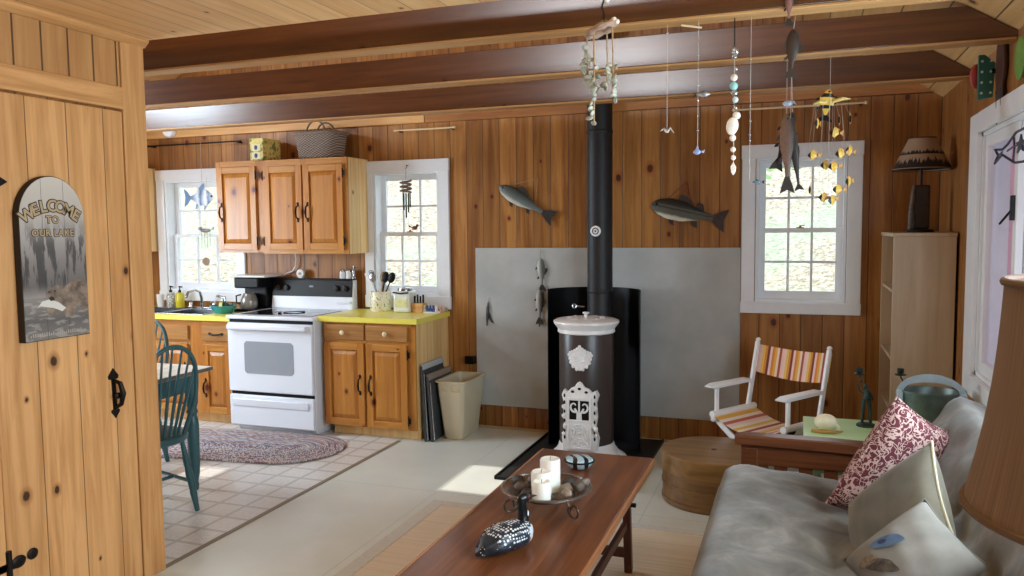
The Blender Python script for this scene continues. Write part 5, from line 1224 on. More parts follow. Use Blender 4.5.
s_ = MB(); P = []
for k in range(10):
    a = PI/2+k*PI/5; r = .038 if k % 2 == 0 else .016; P.append((3.545+r*math.cos(a)*2.0, 1.85+r*math.sin(a)))
s_.prism(P, .788, .794, 'YZ'); s_.build('star', BL, t)
MB().tube([wy(3.74, 1.90), (.808, 3.55, 2.0)], .0012, 5).build('thread', M['thread'], t)

# ------------------------------------------------------------------ floor mat, coffee table and what stands on it
t = thing('bamboo_mat', 'bamboo slat floor mat with pale cloth border under the coffee table and futon', 'floor mat', (-.8, 3.0, 0))
MB().box(-1.86, .30, 1.6, 3.95, .001, .006).build('slats', M['bamboo'], t)
g = MB(); g.box(-1.935, -1.86, 1.55, 4.01, .001, .008); g.box(.30, .36, 1.55, 4.01, .001, .008); g.box(-1.86, .30, 3.95, 4.01, .001, .008); g.box(-1.86, .30, 1.55, 1.6, .001, .008)
g.build('border', plain('pale_binding', '#cfccc2', .85, 0, '#dad7ce', 40), t)
WT = wood('walnut_table_top', '#5a3019', '#834f2d', 'Y', .135, 'X', -.66, .0, rough=.30, vary=.14, groove=.0012, seed=51, spec=.7)
t = thing('coffee_table', 'long low reddish-brown plank coffee table with folding legs on the bamboo mat', 'coffee table', (-.93, 2.9, 0))
TZ = .430
MB().box(-1.205, -.650, 2.02, 3.785, TZ-.032, TZ).build('table_top', WT, t, bevel=.004)
MB().box(-.650, -.641, 2.02, 3.785, TZ-.034, TZ+.001).box(-1.214, -1.205, 2.02, 3.785, TZ-.034, TZ+.001).build('edge_band', wood('worn_edge', '#8a5432', '#b07c54', 'Y', None, 'Z', 0, 0, rough=.45), t, bevel=.002)
DW = wood('dark_leg_wood', '#3a1c12', '#552c1c', 'Z', None, 'X', 0, 0, rough=.4)
for y in (2.35, 3.42):
    for x in (-.695, -1.165): MB().bar((x, y, .0095), (x, y-.05 if y > 3 else y+.05, TZ-.034), .034, .036, (0, 1, 0)).build('leg', DW, t, bevel=.004)
    MB().bar((-1.165, y-.012, .10), (-.695, y-.012, .10), .028, .04).build('stretcher', DW, t, bevel=.003)
    MB().bar((-1.165, y-.045 if y > 3 else y+.045, .375), (-.695, y-.045 if y > 3 else y+.045, .375), .03, .03).build('stretcher', DW, t, bevel=.003)
for y in (2.35, 3.42):
    MB().cyl((-.678, y-.04 if y > 3 else y+.04, .33), (-.655, y-.04 if y > 3 else y+.04, .33), .010, seg=12).build('leg_bolt', M['iron'], t)
MB().bar((-.70, 2.42, .24), (-.70, 3.36, .24), .022, .035).bar((-1.16, 2.42, .24), (-1.16, 3.36, .24), .022, .035).build('leg_rail', DW, t, bevel=.003)
# glass dish in a scrolled iron stand
DX, DY = -.925, 2.935
t = thing('glass_dish', 'shallow clear glass dish on a scrolled metal stand in the middle of the coffee table', 'dish', (DX, DY, TZ))
RZ = .522
MB().lathe([(0, RZ-.030), (.085, RZ-.028), (.105, RZ-.018), (.165, RZ-.002), (.178, RZ+.003), (.180, RZ+.007), (.172, RZ+.008), (.150, RZ+.001), (.100, RZ-.012), (.083, RZ-.022), (0, RZ-.024)], (DX, DY, 0), 56, close=False).build('dish', M['dish_glass'], t)
MB().lathe([(.174, 0), (.181, .0), (.182, .006), (.174, .007), (.174, 0)], (DX, DY, RZ+.003), 56, close=False).build('dish_rim', plain('silvered_rim', '#a9a8a3', .2, .8), t)
IR = plain('bronzed_iron', '#5a4a3e', .35, .7)
ring_ = MB().tube([(DX+.112*math.cos(2*PI*k/40), DY+.112*math.sin(2*PI*k/40), RZ-.025) for k in range(40)], .004, 8, closed=True).build('stand_ring', IR, t)
for a in (math.radians(212), math.radians(332), math.radians(92)):
    d = V((math.cos(a), math.sin(a), 0)); P = []
    P.append(V((DX, DY, RZ-.025))+d*.112); P.append(V((DX, DY, RZ-.045))+d*.122); P.append(V((DX, DY, TZ+.036))+d*.117)
    for k in range(20):
        th = PI+k/19*PI*2.15; r = .031-.016*k/19
        P.append(V((DX, DY, TZ+.0360))+d*(.148+r*math.cos(th))+V((0, 0, r*math.sin(th)-.0005*0)))
    MB().tube(P, .0045, 8).build('scroll_foot', IR, t)
def candle(x, y, r, h, label):
    t = thing('pillar_candle', label, 'candle', (x, y, RZ-.02), 'candles in the glass dish')
    MB().lathe([(0, 0), (r, 0), (r, h-.006), (r-.004, h), (r-.008, h-.001), (r*.4, h-.008), (0, h-.008)], (x, y, RZ-.0225), 32).build('wax', plain('ivory_wax', '#efece2', .4, Subsurface_Weight=.12), t)
    MB().tube([(x, y, RZ-.03+h), (x+.001, y, RZ-.02+h), (x+.003, y, RZ-.015+h)], .0012, 6).build('wick', M['black'], t)
candle(-.925, 2.985, .041, .128, 'tallest white pillar candle, at the back of the glass dish')
candle(-.940, 2.915, .040, .096, 'middle-height white pillar candle leaning against the tallest one in the dish')
candle(-.922, 2.860, .036, .074, 'short white pillar candle at the front of the glass dish')
cols = ['#3c332d', '#5d5047', '#6f6156', '#352d29', '#7a6a58', '#5a4d44', '#9a8876', '#463b34', '#75665a']
pos_ = [(-1.045, 2.945, .030), (-1.02, 2.905, .026), (-1.0, 3.0, .024), (-.855, 3.015, .026), (-.845, 2.945, .028), (-.80, 2.96, .030), (-.83, 2.895, .022), (-.985, 2.86, .020), (-.79, 3.01, .022)]
labs = ['dark stone at the left end of the glass dish', 'brown stone in front of the dark one at the left of the dish', 'grey-brown stone behind the middle candle', 'dark stone just right of the tallest candle', 'tan stone right of the short candle', 'large stone at the right end of the glass dish', 'pale stone at the front right of the glass dish', 'small dark stone in front of the middle candle', 'small tan stone at the back right of the dish']
for k, ((x, y, r), c_, lb) in enumerate(zip(pos_, cols, labs)):
    rg = random.Random(k); b = MB(); b.ball((0, 0, 0), r*1.15, r*.85, r*.8, 14, 8, Matrix.Rotation(rg.uniform(0, 3), 4, 'Z'))
    for v in b.bm.verts: v.co *= 1+.12*math.sin(v.co.x*170+k)*math.cos(v.co.y*140+v.co.z*120)
    dist = math.hypot(x-DX, y-DY); zb = RZ-.020+max(0, dist-.08)*.22
    o = b.build('stone', plain('stone_%s' % c_[1:], c_, .6, 0, c_, 60), base=(0, 0, 0)); tag(o, lb, 'stone', 'stones in the glass dish'); o.location = (x, y, zb+r*.78)
# striped dish beyond it
t = thing('striped_dish', 'round blue and black striped glass dish at the far end of the coffee table', 'dish', (-.938, 3.51, TZ))
n = NT('blue_black_swirl'); p = n.pos(); s = n.sep(p)
wv = n.m('SINE', n.m('ADD', n.m('MULTIPLY', n.m('ADD', s[0], n.m('MULTIPLY', s[1], .45)), 118), n.m('MULTIPLY', n.m('SINE', n.m('MULTIPLY', s[1], 32)), 1.2)))
mt = n.out(n.mix(n.m('GREATER_THAN', wv, .35), lin('#b9d3da'), lin('#22282c')), .15)
MB().lathe([(0, 0), (.03, 0), (.052, .014), (.066, .034), (.068, .042), (.062, .050), (.03, .054), (0, .055)], (-.945, 3.51, TZ+.0005), 40, close=False).build('bowl', mt, t)
MB().lathe([(.064, 0), (.071, .002), (.071, .008), (.064, .010), (.064, 0)], (-.945, 3.51, TZ+.035), 40, close=False).build('rim', M['black'], t)
# loon decoy
LX, LY = -.945, 2.53
t = thing('loon_decoy', 'carved black and white spotted loon decoy on the near part of the coffee table', 'decoy', (0, 0, 0))
def loonp():
    n = NT('loon_body_paint'); p = n.pos(); s = n.sep(p)
    v = n.nd('ShaderNodeTexVoronoi', {'Vector': p, 'Scale': 78.0, 'Randomness': .25}).outputs[0]
    dots = n.m('MULTIPLY', n.m('LESS_THAN', v, .40), n.m('GREATER_THAN', s[2], .050))
    small = n.nd('ShaderNodeTexVoronoi', {'Vector': p, 'Scale': 60.0}).outputs[0]
    d2 = n.m('MULTIPLY', n.m('LESS_THAN', small, .16), n.m('LESS_THAN', s[2], .046))
    c = n.mix(n.m('MAXIMUM', n.m('MULTIPLY', dots, n.m('GREATER_THAN', s[0], -.085)), d2), n.ramp(n.noise(p, 30, 3), [(.35, '#15191f'), (.65, '#2b3644')]), lin('#dfe3e6'))
    fr = n.m('MULTIPLY', n.step(s[0], .060, .075), n.m('LESS_THAN', s[2], .080))
    return n.out(n.mix(fr, c, lin('#cfd3d6')), .35)
LP = loonp()
R = []
prof = [(-.150, .004, .006, .020), (-.135, .022, .012, .024), (-.10, .052, .030, .036), (-.05, .070, .043, .047), (0, .075, .050, .052), (.05, .070, .050, .052), (.085, .056, .046, .052), (.105, .038, .034, .056), (.116, .016, .018, .060)]
for x, hw, hh_, zc_ in prof:
    R.append([(x, hw*math.copysign(abs(math.cos(a))**.85, math.cos(a)), max(.001, zc_+hh_*math.sin(a))) for a in [2*PI*k/28 for k in range(28)]])
MB().loft(R).build('body', LP, t)
MB().tube([(.080, 0, .075), (.088, 0, .105), (.084, 0, .135), (.078, 0, .160), (.084, 0, .178)], [.030, .023, .019, .019, .018], 16).ball((.090, 0, .180), .031, .019, .020, 16, 10).build('head', plain('loon_black', '#111417', .3), t)
MB().tube([(.112, 0, .180), (.135, 0, .178), (.162, 0, .174)], [.009, .006, .001], 10).build('bill', plain('bill_grey', '#2a2d2e', .35), t)
g = MB()
for k in range(9):
    a = -1.2+2.4*k/8; g.box(-.0015, .0015, -.0012, .0012, -.010, .010, Matrix.Translation((.0865-.0*k+.021*math.cos(a), .0205*math.sin(a), .118)))
g.build('neck_stripes', M['white_gloss'], t)
g = MB()
for q in (-1, 1): g.ball((.100, q*.0175, .186), .0035)
g.build('eye', M['red'], t)
for q in (-1, 1): MB().loft([[(x, q*(yy+.006*math.cos(a)), zz+.013*k_*math.sin(a)) for a in [2*PI*i/10 for i in range(10)]] for x, yy, zz, k_ in ((.05, .060, .070, .4), (0, .066, .070, 1.1), (-.07, .050, .062, 1.1), (-.13, .020, .040, .3))]).build('wing', LP, t)
t.scale = (.92, .92, .90); t.location = (LX, LY, TZ+.0005); t.rotation_euler = (0, 0, math.radians(62))

# ------------------------------------------------------------------ cheese box
t = thing('cheese_box', 'old round bentwood box with lid on the floor beside the futon arm', 'round box', (-.435, 4.545, 0))
BX = wood('bentwood', '#5f4225', '#83613a', 'X', None, 'Z', 0, .0, rough=.38, seed=61, grain=.7)
cx, cy = -.435, 4.545; hb = .285
MB().lathe([(0, .001), (.284, .001), (.286, .008), (.286, hb-.09), (0, hb-.09)], (cx, cy, 0), 64).build('body', BX, t)
lid = MB().lathe([(.289, hb-.10), (.293, hb-.10), (.293, hb-.006), (.288, hb), (0, hb), (0, hb-.02), (.289, hb-.02)], (cx, cy, 0), 64, close=False).build('lid', wood('bentwood_lid', '#664824', '#8f6a3c', 'X', .5, 'Y', 4.55, .0, rough=.36, seed=62, groove=.002, grain=.6), t)
for z in (.100, .012): MB().lathe([(.287, 0), (.2905, .002), (.2905, .020), (.287, .022)], (cx, cy, z), 64, close=False).build('hoop', BX, t)
MB().lathe([(0, 0), (.016, 0), (.013, .004), (0, .005)], (cx, cy, hb+.0005), 20).build('lid_boss', plain('dark_boss', '#4c3018', .5), lid)

# ------------------------------------------------------------------ folding director's chair
t = thing('directors_chair', 'white folding director chair with orange striped canvas by the back wall', 'chair', (0, 0, 0))
WH = M['white_gloss']; hw = .25
# local: facing -Y; x across; seat centre at the origin
for s in (-1, 1):
    x = s*hw
    MB().box(x-.014, x+.014, -.21, .22, .415, .465).build('seat_rail', WH, t, bevel=.012)
    MB().prism([(-.245, .640), (-.20, .652), (.13, .650), (.13, .628), (-.20, .626), (-.245, .632)], x-.032, x+.032, 'YZ').build('arm', WH, t, bevel=.008)
    MB().cyl((x, -.165, .462), (x, -.165, .632), .014, seg=14).build('arm_post', WH, t)
    MB().bar((x, .135, .44), (x, .235, .875), .022, .032, (0, 1, 0)).build('back_post', WH, t, bevel=.006)
    MB().ball((x, .238, .884), .016, .016, .013, 14, 8).build('post_cap', WH, t)
    MB().box(x-.013, x+.013, -.22, .22, .0625, .098).build('foot_rail', WH, t, bevel=.008)
    for y0, y1 in ((-.17, -.17), (.15, .15)):
        MB().bar((s*hw*.96, y0, .425), (-s*hw*.96, y1+.012*s, .094), .036, .018, (0, 1, 0)).build('crossed_leg', WH, t, bevel=.004)
    lg = MB(); lg.tube([(x+s*.0145, -.195, .440), (x+s*.0145, -.165, .447), (x+s*.0145, -.14, .430), (x+s*.0145, -.115, .445)], .006, 6); lg.box(x+s*.0138-.001, x+s*.0138+.001, -.19, -.12, .428, .452)
    lg.build('rail_bracket', M['black'], t)
def seatf(u, v): return (-hw+2*hw*u, -.20+.40*v, .462-.075*math.sin(PI*u)**.9)
MB().sheet(seatf, 20, 8, .003).build('seat', M['chair_seat'], t)
for s in (-1, 1): MB().cyl((s*hw, -.208, .462), (s*hw, .205, .462), .021, seg=16).build('canvas_roll', WH, t)
def backf(u, v):
    z = .685+.17*v; y = .135+.1*(z-.44)/.435+.028; return (-hw-.012+(2*hw+.024)*u, y+.035*math.sin(PI*u)-.014, z-.030*math.sin(PI*u)*(1-v*.4))
MB().sheet(backf, 20, 8, .003).build('back_canvas', M['chair_back'], t)
ang = math.atan2(-.28, .42)
t.scale = (1.0, 1.0, 1.0); t.location = (-.160, 4.945, -.062); t.rotation_euler = (0, 0, ang)

# ------------------------------------------------------------------ bookshelf with the table lamp
BK = wood('maple_veneer', '#b39c7d', '#c8b194', 'Z', None, 'Y', 0, 0, rough=.4, seed=71, grain=.6)
t = thing('bookshelf', 'tall empty pale wood bookcase standing side-on by the right wall', 'bookcase', (.66, 5.29, 0))
for y in (4.95, 5.615): MB().box(.503, .818, y, y+.019, 0, 1.478).build('side_panel', BK, t, bevel=.002)
MB().box(.498, .820, 4.945, 5.640, 1.478, 1.500).build('top', BK, t, bevel=.003)
MB().box(.805, .818, 4.969, 5.615, .08, 1.478).build('back_panel', BK, t)
for z in (.08, .46, .76, 1.155): MB().box(.510, .805, 4.969, 5.615, z, z+.018).build('shelf', BK, t, bevel=.002)
MB().box(.520, .535, 4.969, 5.615, 0, .08).build('plinth', BK, t)
lx, ly = .665, 5.20
t = thing('table_lamp', 'table lamp with a pine-tree shade and dark log base on the bookcase', 'lamp', (lx, ly, 1.5))
g = MB(); g.lathe([(0, 0), (.075, 0), (.078, .012), (.07, .02)], (lx, ly, 1.5005), 24); g.build('foot', plain('dark_bronze', '#221c18', .45, .3), t)
b = MB(); b.box(lx-.040, lx+.045, ly-.04, ly+.04, 1.518, 1.775); b.build('column', plain('dark_bark_wood', '#261d18', .6, 0, '#3a2c22', 30, bump=.4), t, bevel=.012)
MB().tube([(lx-.058, ly-.05, 1.52), (lx-.056, ly-.048, 1.60), (lx-.048, ly-.045, 1.70), (lx-.04, ly-.04, 1.775)], [.012, .014, .012, .008], 10).build('carved_branch', plain('carved_grey_branch', '#6b5f55', .5, 0, '#3d342d', 40), t)
MB().cyl((lx, ly, 1.77), (lx, ly, 2.0), .007, seg=10).build('stem', M['black'], t)
n = NT('pine_tree_parchment'); p = n.pos(); s = n.sep(p)
an = n.m('ARCTAN2', n.m('SUBTRACT', s[1], ly), n.m('SUBTRACT', s[0], lx))
hz = n.noise(n.comb(n.m('MULTIPLY', an, 4.2), 1.0, 2.0), 2.2, 5, .75)
def band(z0, amp): return n.m('MULTIPLY', n.m('LESS_THAN', s[2], n.m('ADD', z0, n.m('MULTIPLY', n.m('SUBTRACT', hz, .42), amp))), n.m('GREATER_THAN', s[2], z0-.03))
mk = n.m('MAXIMUM', band(1.900, .16), n.m('MULTIPLY', band(1.958, .09), n.m('GREATER_THAN', s[2], 1.948)))
mt = n.out(n.mix(mk, lin('#a2876f'), lin('#1f1310')), .8)
shd = MB()
shd.lathe([(.158, 1.862), (.072, 2.045), (.070, 2.045), (.156, 1.862), (.158, 1.862)], (lx, ly, 0), 56, close=False).build('lamp_shade', mt, t)
MB().tube([(lx+.158*math.cos(2*PI*k/48), ly+.158*math.sin(2*PI*k/48), 1.863) for k in range(48)], .003, 6, closed=True).tube([(lx+.072*math.cos(2*PI*k/48), ly+.072*math.sin(2*PI*k/48), 2.045) for k in range(48)], .003, 6, closed=True).build('shade_trim', plain('dark_trim_cord', '#2a1a16', .7), t)
g = MB()
for k in range(3): g.tube([(lx, ly, 2.0), (lx+.071*math.cos(k*2.1), ly+.071*math.sin(k*2.1), 2.043)], .002, 5)
g.build('shade_spider', M['brass'], t)

# ------------------------------------------------------------------ green side table with its ornaments and the tub
GZ = .510
GR = plain('pale_green_paint', '#bfe3a6', .35, 0, '#c9eab2', 6)
t = thing('side_table', 'pale green painted side table behind the futon arm', 'side table', (.36, 4.17, 0))
MB().box(.035, .70, 3.80, 4.555, GZ-.022, GZ).build('table_top', GR, t, bevel=.004)
MB().box(.07, .67, 3.84, 3.855, GZ-.10, GZ-.022).box(.07, .67, 4.505, 4.52, GZ-.10, GZ-.022).box(.07, .085, 3.855, 4.505, GZ-.10, GZ-.022).box(.655, .67, 3.855, 4.505, GZ-.10, GZ-.022).build('apron', GR, t, bevel=.002)
for x in (.072, .628):
    for y in (3.842, 4.478): MB().box(x, x+.04, y, y+.04, (.009 if y < 4 else .0005), GZ-.023).build('leg', GR, t, bevel=.003)
MB().box(.09, .65, 3.87, 4.49, .16, .175).build('lower_shelf', GR, t, bevel=.002)
PAT = plain('verdigris_bronze', '#222e2b', .45, .5, '#3a4d47', 30)
def figure_stick(label):
    t = thing('candlestick', label, 'candlestick', (0, 0, 0), 'figure candlesticks on the green table')
    MB().lathe([(0, 0), (.046, 0), (.048, .006), (.040, .013), (.015, .018), (0, .018)], (0, 0, 0), 28).build('base', PAT, t)
    g = MB()
    for q, fx in ((-1, -.018), (1, .022)): g.tube([(q*.010, 0, .145), (q*.013+.004*q, -.004, .085), (fx, 0, .016)], [.011, .009, .007], 10)
    g.tube([(0, 0, .135), (.003, 0, .165), (-.003, 0, .195)], [.014, .015, .009], 12); g.tube([(-.002, 0, .19), (-.018, 0, .175), (-.030, 0, .185), (-.034, -.0, .20)], [.008, .006, .005, .004], 8); g.tube([(.004, 0, .185), (.022, 0, .165), (.032, 0, .135)], [.008, .006, .004], 8)
    g.ball((-.004, 0, .207), .012, .011, .014); g.build('figure', PAT, t)
    MB().tube([(-.034, 0, .195), (-.040, 0, .215), (-.022, 0, .235), (-.034, 0, .258), (-.036, 0, .270)], .0045, 8).build('stem', PAT, t)
    MB().lathe([(0, 0), (.026, .001), (.028, .005), (.012, .008), (.015, .012), (.017, .034), (.014, .034), (.012, .012), (0, .012)], (-.036, 0, .268), 24, close=False).build('candle_cup', PAT, t)
    return t
a = figure_stick('dark green figure candlestick standing clear on the green table'); a.location = (.340, 4.42, GZ)
b = copy_tree(a); b['label'] = 'second figure candlestick, by the metal tub, only its cup showing over the red pillow'
b.location = (.535, 4.46, GZ-.0); b.rotation_euler = (0, 0, .2)
tag(MB().ball((0, 0, 0), .056, .040, .042, 24, 14).tube([(.05, -.01, -.01), (.062, -.014, -.022), (.058, -.016, -.036)], [.010, .008, .004], 8).build('shell', plain('cream_shell', '#e7dfb8', .3, 0, '#f1ead0', 30), base=(0, 0, 0)), 'cream shell lying on the green side table', 'shell').location = (.142, 4.265, GZ+.0425)
g = tag(MB().tube([(-.07, -.05, .006), (-.03, -.065, .008), (.03, -.06, .006), (.075, -.035, .008)], [.008, .011, .010, .004], 10).build('wooden_feather', plain('tan_wood_bits', '#a9803f', .6), base=(0, 0, 0)), 'tan strip lying in front of the cream shell on the green table', 'ornament'); g.location = (.145, 4.255, GZ+.003)
tx, ty = .60, 4.20
t = thing('metal_tub', 'galvanized metal tub with a tall arched handle plate behind the futon', 'tub', (tx, ty, GZ))
MB().lathe([(0, 0), (.085, 0), (.088, .004), (.125, .235), (.131, .238), (.131, .246), (.123, .246), (.119, .235), (.084, .010), (0, .010)], (tx, ty, GZ+.0005), 48, sx=1.0, sy=.85, close=False).build('tub', plain('dull_zinc', '#77857f', .42, .7, '#5d6a66', 20), t)
h = MB()
ca, sa = math.cos(-.12), math.sin(-.12)
def hp(x, z): return (tx+x*ca, ty-.04+x*sa, GZ+.225+z)
out = [hp(.150*math.cos(PI*k/24), .105*math.sin(PI*k/24)) for k in range(25)]
inn = [hp(.118*math.cos(PI*k/24), .008+.058*max(0, math.sin(PI*k/24))**.7) for k in range(25)]
for off in (0, .006):
    pass
A = [h.vert(p) for p in out]; B = [h.vert(p) for p in inn]
A2 = [h.vert(V(p)+V((0, .006, 0))) for p in out]; B2 = [h.vert(V(p)+V((0, .006, 0))) for p in inn]
for k in range(24):
    h.face([A[k], A[k+1], B[k+1], B[k]]); h.face([A2[k], B2[k], B2[k+1], A2[k+1]]); h.face([A[k], A2[k], A2[k+1], A[k+1]]); h.face([B[k], B[k+1], B2[k+1], B2[k]])
h.face([A[0], B[0], B2[0], A2[0]]); h.face([A[24], A2[24], B2[24], B[24]])
h.build('handle', M['galv'], t)
g = MB()
for q in (-1, 1): g.box(-.014, .014, -.012, .010, -.03, .02, Matrix.Translation(hp(q*.133, .0)))
g.build('handle_bracket', M['galv'], t, bevel=.003)

# ------------------------------------------------------------------ futon
FW_ = wood('mahogany', '#572f1a', '#784629', 'X', None, 'Z', 0, 0, rough=.3, seed=81, spec=.5)
n = NT('taupe_suede'); p = n.pos()
SU = n.out(n.ramp(n.noise(p, 5.5, 4, .6, .6), [(.34, '#443e35'), (.52, '#5f594f'), (.68, '#7d776e')]), .8, 0, n.noise(p, 7, 2, .5, .5), .16, .02, Sheen_Weight=.35, Sheen_Roughness=.4)
t = thing('futon_sofa', 'mahogany framed futon sofa with taupe suede mattress along the right wall', 'sofa', (.25, 2.75, 0))
for y in (3.70, 1.62):
    ar = MB()
    top = lambda x: .602-.020*((x+.26)/1.0)
    ar.prism([(-.262, .560), (-.262, .596), (-.22, .603), (.15, .604), (.55, .592), (.78, .580), (.78, .545)], y-.030, y+.055)
    a_ = ar.build('arm', FW_, t, bevel=.006)
    MB().box(-.235, .76, y-.010, y+.022, .468, .562).build('arm_rail', FW_, a_, bevel=.003)
    MB().box(-.235, .76, y-.010, y+.022, .20, .27).build('arm_rail', FW_, a_, bevel=.003)
    for k in range(7):
        x = -.09+.105*k
        MB().box(x, x+.058, y-.004, y+.016, .265, .472).build('slat', FW_, a_, bevel=.003)
    for x in (-.235, .705): MB().box(x, x+.075, y-.012, y+.03, .0085 if x < 0 else .0085, .545).build('leg', FW_, a_, bevel=.005)
for a_, b_ in ((-.24, -.20), (.42, .45)): MB().box(a_, b_, 1.66, 3.68, .21, .30).build('seat_rail', FW_, t, bevel=.004)
for k in range(9):
    y = 1.78+.21*k; MB().box(-.20, .42, y, y+.09, .275, .297).build('seat_slat', FW_, t, bevel=.003)
def mattress(name, origin, ux, uy, un, w, l, th, tufts, mat, pinch=.030, rnd=.30):
    """puffy mattress: ux across (w), uy along (l), un up (th)"""
    nu, nv = 28, 70; b = MB(basis(ux, uy, un, origin))
    def edge(q): return (1-abs(2*q-1)**7)
    def height(u, v):
        e = (edge(u)*edge(v))**rnd
        h = th*(.16+.84*e)
        for tu, tv in tufts:
            d2 = ((u-tu)*w)**2+((v-tv)*l)**2; h -= pinch*math.exp(-d2/.0045)
            dl = abs((v-tv)*l); du = abs((u-tu)*w)
            h -= .020*math.exp(-(du/.022)**2)*math.exp(-(dl/.17)**2)*(1 if w > .7 else .6)
        h += .006*math.sin(u*21+v*9)*math.sin(v*37+u*5)*e
        return h
    T = [[b.vert((u/nu*w, v/nv*l, height(u/nu, v/nv))) for v in range(nv+1)] for u in range(nu+1)]
    Bm = [[b.vert((u/nu*w, v/nv*l, th*.10*(1-(edge(u/nu)*edge(v/nv))**.4))) for v in range(nv+1)] for u in range(nu+1)]
    for i in range(nu):
        for j in range(nv): b.face([T[i][j], T[i+1][j], T[i+1][j+1], T[i][j+1]]); b.face([Bm[i][j], Bm[i][j+1], Bm[i+1][j+1], Bm[i+1][j]])
    ring = lambda G: [G[i][0] for i in range(nu+1)]+[G[nu][j] for j in range(1, nv+1)]+[G[i][nv] for i in range(nu-1, -1, -1)]+[G[0][j] for j in range(nv-1, 0, -1)]
    a, c = ring(T), ring(Bm)
    for k in range(len(a)): b.face([a[k], c[k], c[(k+1) % len(a)], a[(k+1) % len(a)]])
    o = b.build(name, mat, t, sharp=75)
    return o, height
sm, hf = mattress('seat_mattress', (-.325, 1.70, .350), V((1, 0, -.10)).normalized(), (0, 1, 0), V((.10, 0, 1)).normalized(), .80, 1.875, .225, [(.52, .16), (.52, .47), (.52, .79)], SU)
pp = MB().tube([(-.315, 1.72, .335), (-.327, 2.2, .338), (-.325, 2.9, .336), (-.320, 3.63, .338)], .007, 8).build('piping', SU, sm)
bx = V((-.46, 0, -.70)).normalized()    # down the face of the back
bn = V((-.83, 0, .55)).normalized(); bn = (bn-bx*bn.dot(bx)).normalized()
bm_o, _ = mattress('back_mattress', V((.590, 1.70, .900))-bn*.165, bx, (0, 1, 0), bn, .56, 1.925, .165, [(.45, .26), (.45, .52), (.45, .80)], SU, rnd=.22)
for bx_, bz_ in ((.58, .30), (.775, .80)): MB().bar((bx_, 1.66, bz_), (bx_, 3.68, bz_), .03, .06).build('back_rail', FW_, t, bevel=.004)
# pillows
def pillow(name, label, U, Vv, center, th, mat, seam=None, extra=None, pinch=.10):
    U, Vv = V(U), V(Vv); N_ = U.cross(Vv).normalized()
    if N_.dot(EYE-V(center)) < 0: N_ = -N_
    t = thing(name, label, 'pillow', center, 'throw pillows on the futon')
    b = MB(); n_ = 26
    def P(u, v, s):
        a, c = 2*u-1, 2*v-1
        e = max(0, (1-a**2)*(1-c**2)); h = th*.5*e**.42
        k = 1-pinch*((1-a*a)*abs(c)**4+(1-c*c)*abs(a)**4)*.9
        return V(center)+U*(a*.5)*k+Vv*(c*.5)*k+N_*s*(h+.004*math.sin(9*a+4*c)*math.cos(7*c-3*a)*e)
    A = [[b.vert(P(i/n_, j/n_, 1)) for j in range(n_+1)] for i in range(n_+1)]
    B = [[A[i][j] if i in (0, n_) or j in (0, n_) else b.vert(P(i/n_, j/n_, -1)) for j in range(n_+1)] for i in range(n_+1)]
    for i in range(n_):
        for j in range(n_): b.face([A[i][j], A[i+1][j], A[i+1][j+1], A[i][j+1]]); b.face([B[i][j], B[i][j+1], B[i+1][j+1], B[i+1][j]])
    o = b.build('cover', mat, t, sharp=100)
    pts = [P(i/n_, 0, 0) for i in range(n_)]+[P(1, j/n_, 0) for j in range(n_)]+[P(1-i/n_, 1, 0) for i in range(n_)]+[P(0, 1-j/n_, 0) for j in range(n_)]
    MB().tube(pts, .0045, 6, closed=True).build('piping', seam or mat, t)
    return t, P, N_
n = NT('red_coral_weave'); p = n.pos()
v1 = n.nd('ShaderNodeTexVoronoi', {'Vector': n.nd('ShaderNodeVectorMath', {0: p, 1: n.nd('ShaderNodeVectorMath', {0: n.nd('ShaderNodeTexNoise', {'Vector': p, 'Scale': 30.0}).outputs[1], 'Scale': .018}, operation='SCALE').outputs[0]}, operation='ADD').outputs[0], 'Scale': 52.0}, feature='DISTANCE_TO_EDGE').outputs[0]
v2 = n.noise(p, 85, 2, .5, 1.2)
w1 = n.m('ABSOLUTE', n.m('SUBTRACT', n.noise(p, 25, 1.0, .5, 1.2), .5)); w2 = n.m('ABSOLUTE', n.m('SUBTRACT', n.noise(n.nd('ShaderNodeVectorMath', {0: p, 1: (3.1, 1.7, 5.3)}, operation='ADD').outputs[0], 28, 1.0, .5, 1.4), .5))
mk = n.m('MAXIMUM', n.m('LESS_THAN', w1, .036), n.m('LESS_THAN', w2, .032))
CORAL = n.out(n.mix(mk, lin('#561a25'), lin('#b3948b')), .85, 0, v1, .2, .002)
pillow('throw_pillow', 'red pillow with a pale coral pattern leaning at the far end of the futon', (.185*1.18, .03*1.1, .325*1.18), (.27, .28, -.20), (.350, 3.10, .665), .16, CORAL)
BE = plain('beige_velvet', '#4a4434', .75, 0, '#645b48', 9, Sheen_Weight=.3)
pillow('throw_pillow', 'plain beige pillow standing in front of the red coral pillow', (-.215, .22, -.30), (.03, -.27, -.22), (.300, 2.655, .625), .17, BE, plain('beige_piping', '#b3a98f', .8))
n = NT('grey_pillow_linen'); p = n.pos()
LN = n.out(n.ramp(n.noise(p, 7, 4, .6), [(.35, '#716d66'), (.65, '#858078')]), .85, 0, n.noise(p, 200, 2), .15, .001)
fU = V((-.215, -.10, -.165)); fV = V((.135, -.19, -.11)); fc = V((.345, 2.45, .775))+(fU+fV)/2
pt, PF, NF = pillow('throw_pillow', 'pale grey pillow with a printed blue bird, nearest the camera on the futon', fU, fV, fc, .18, LN, plain('dark_piping', '#6b675d', .8))
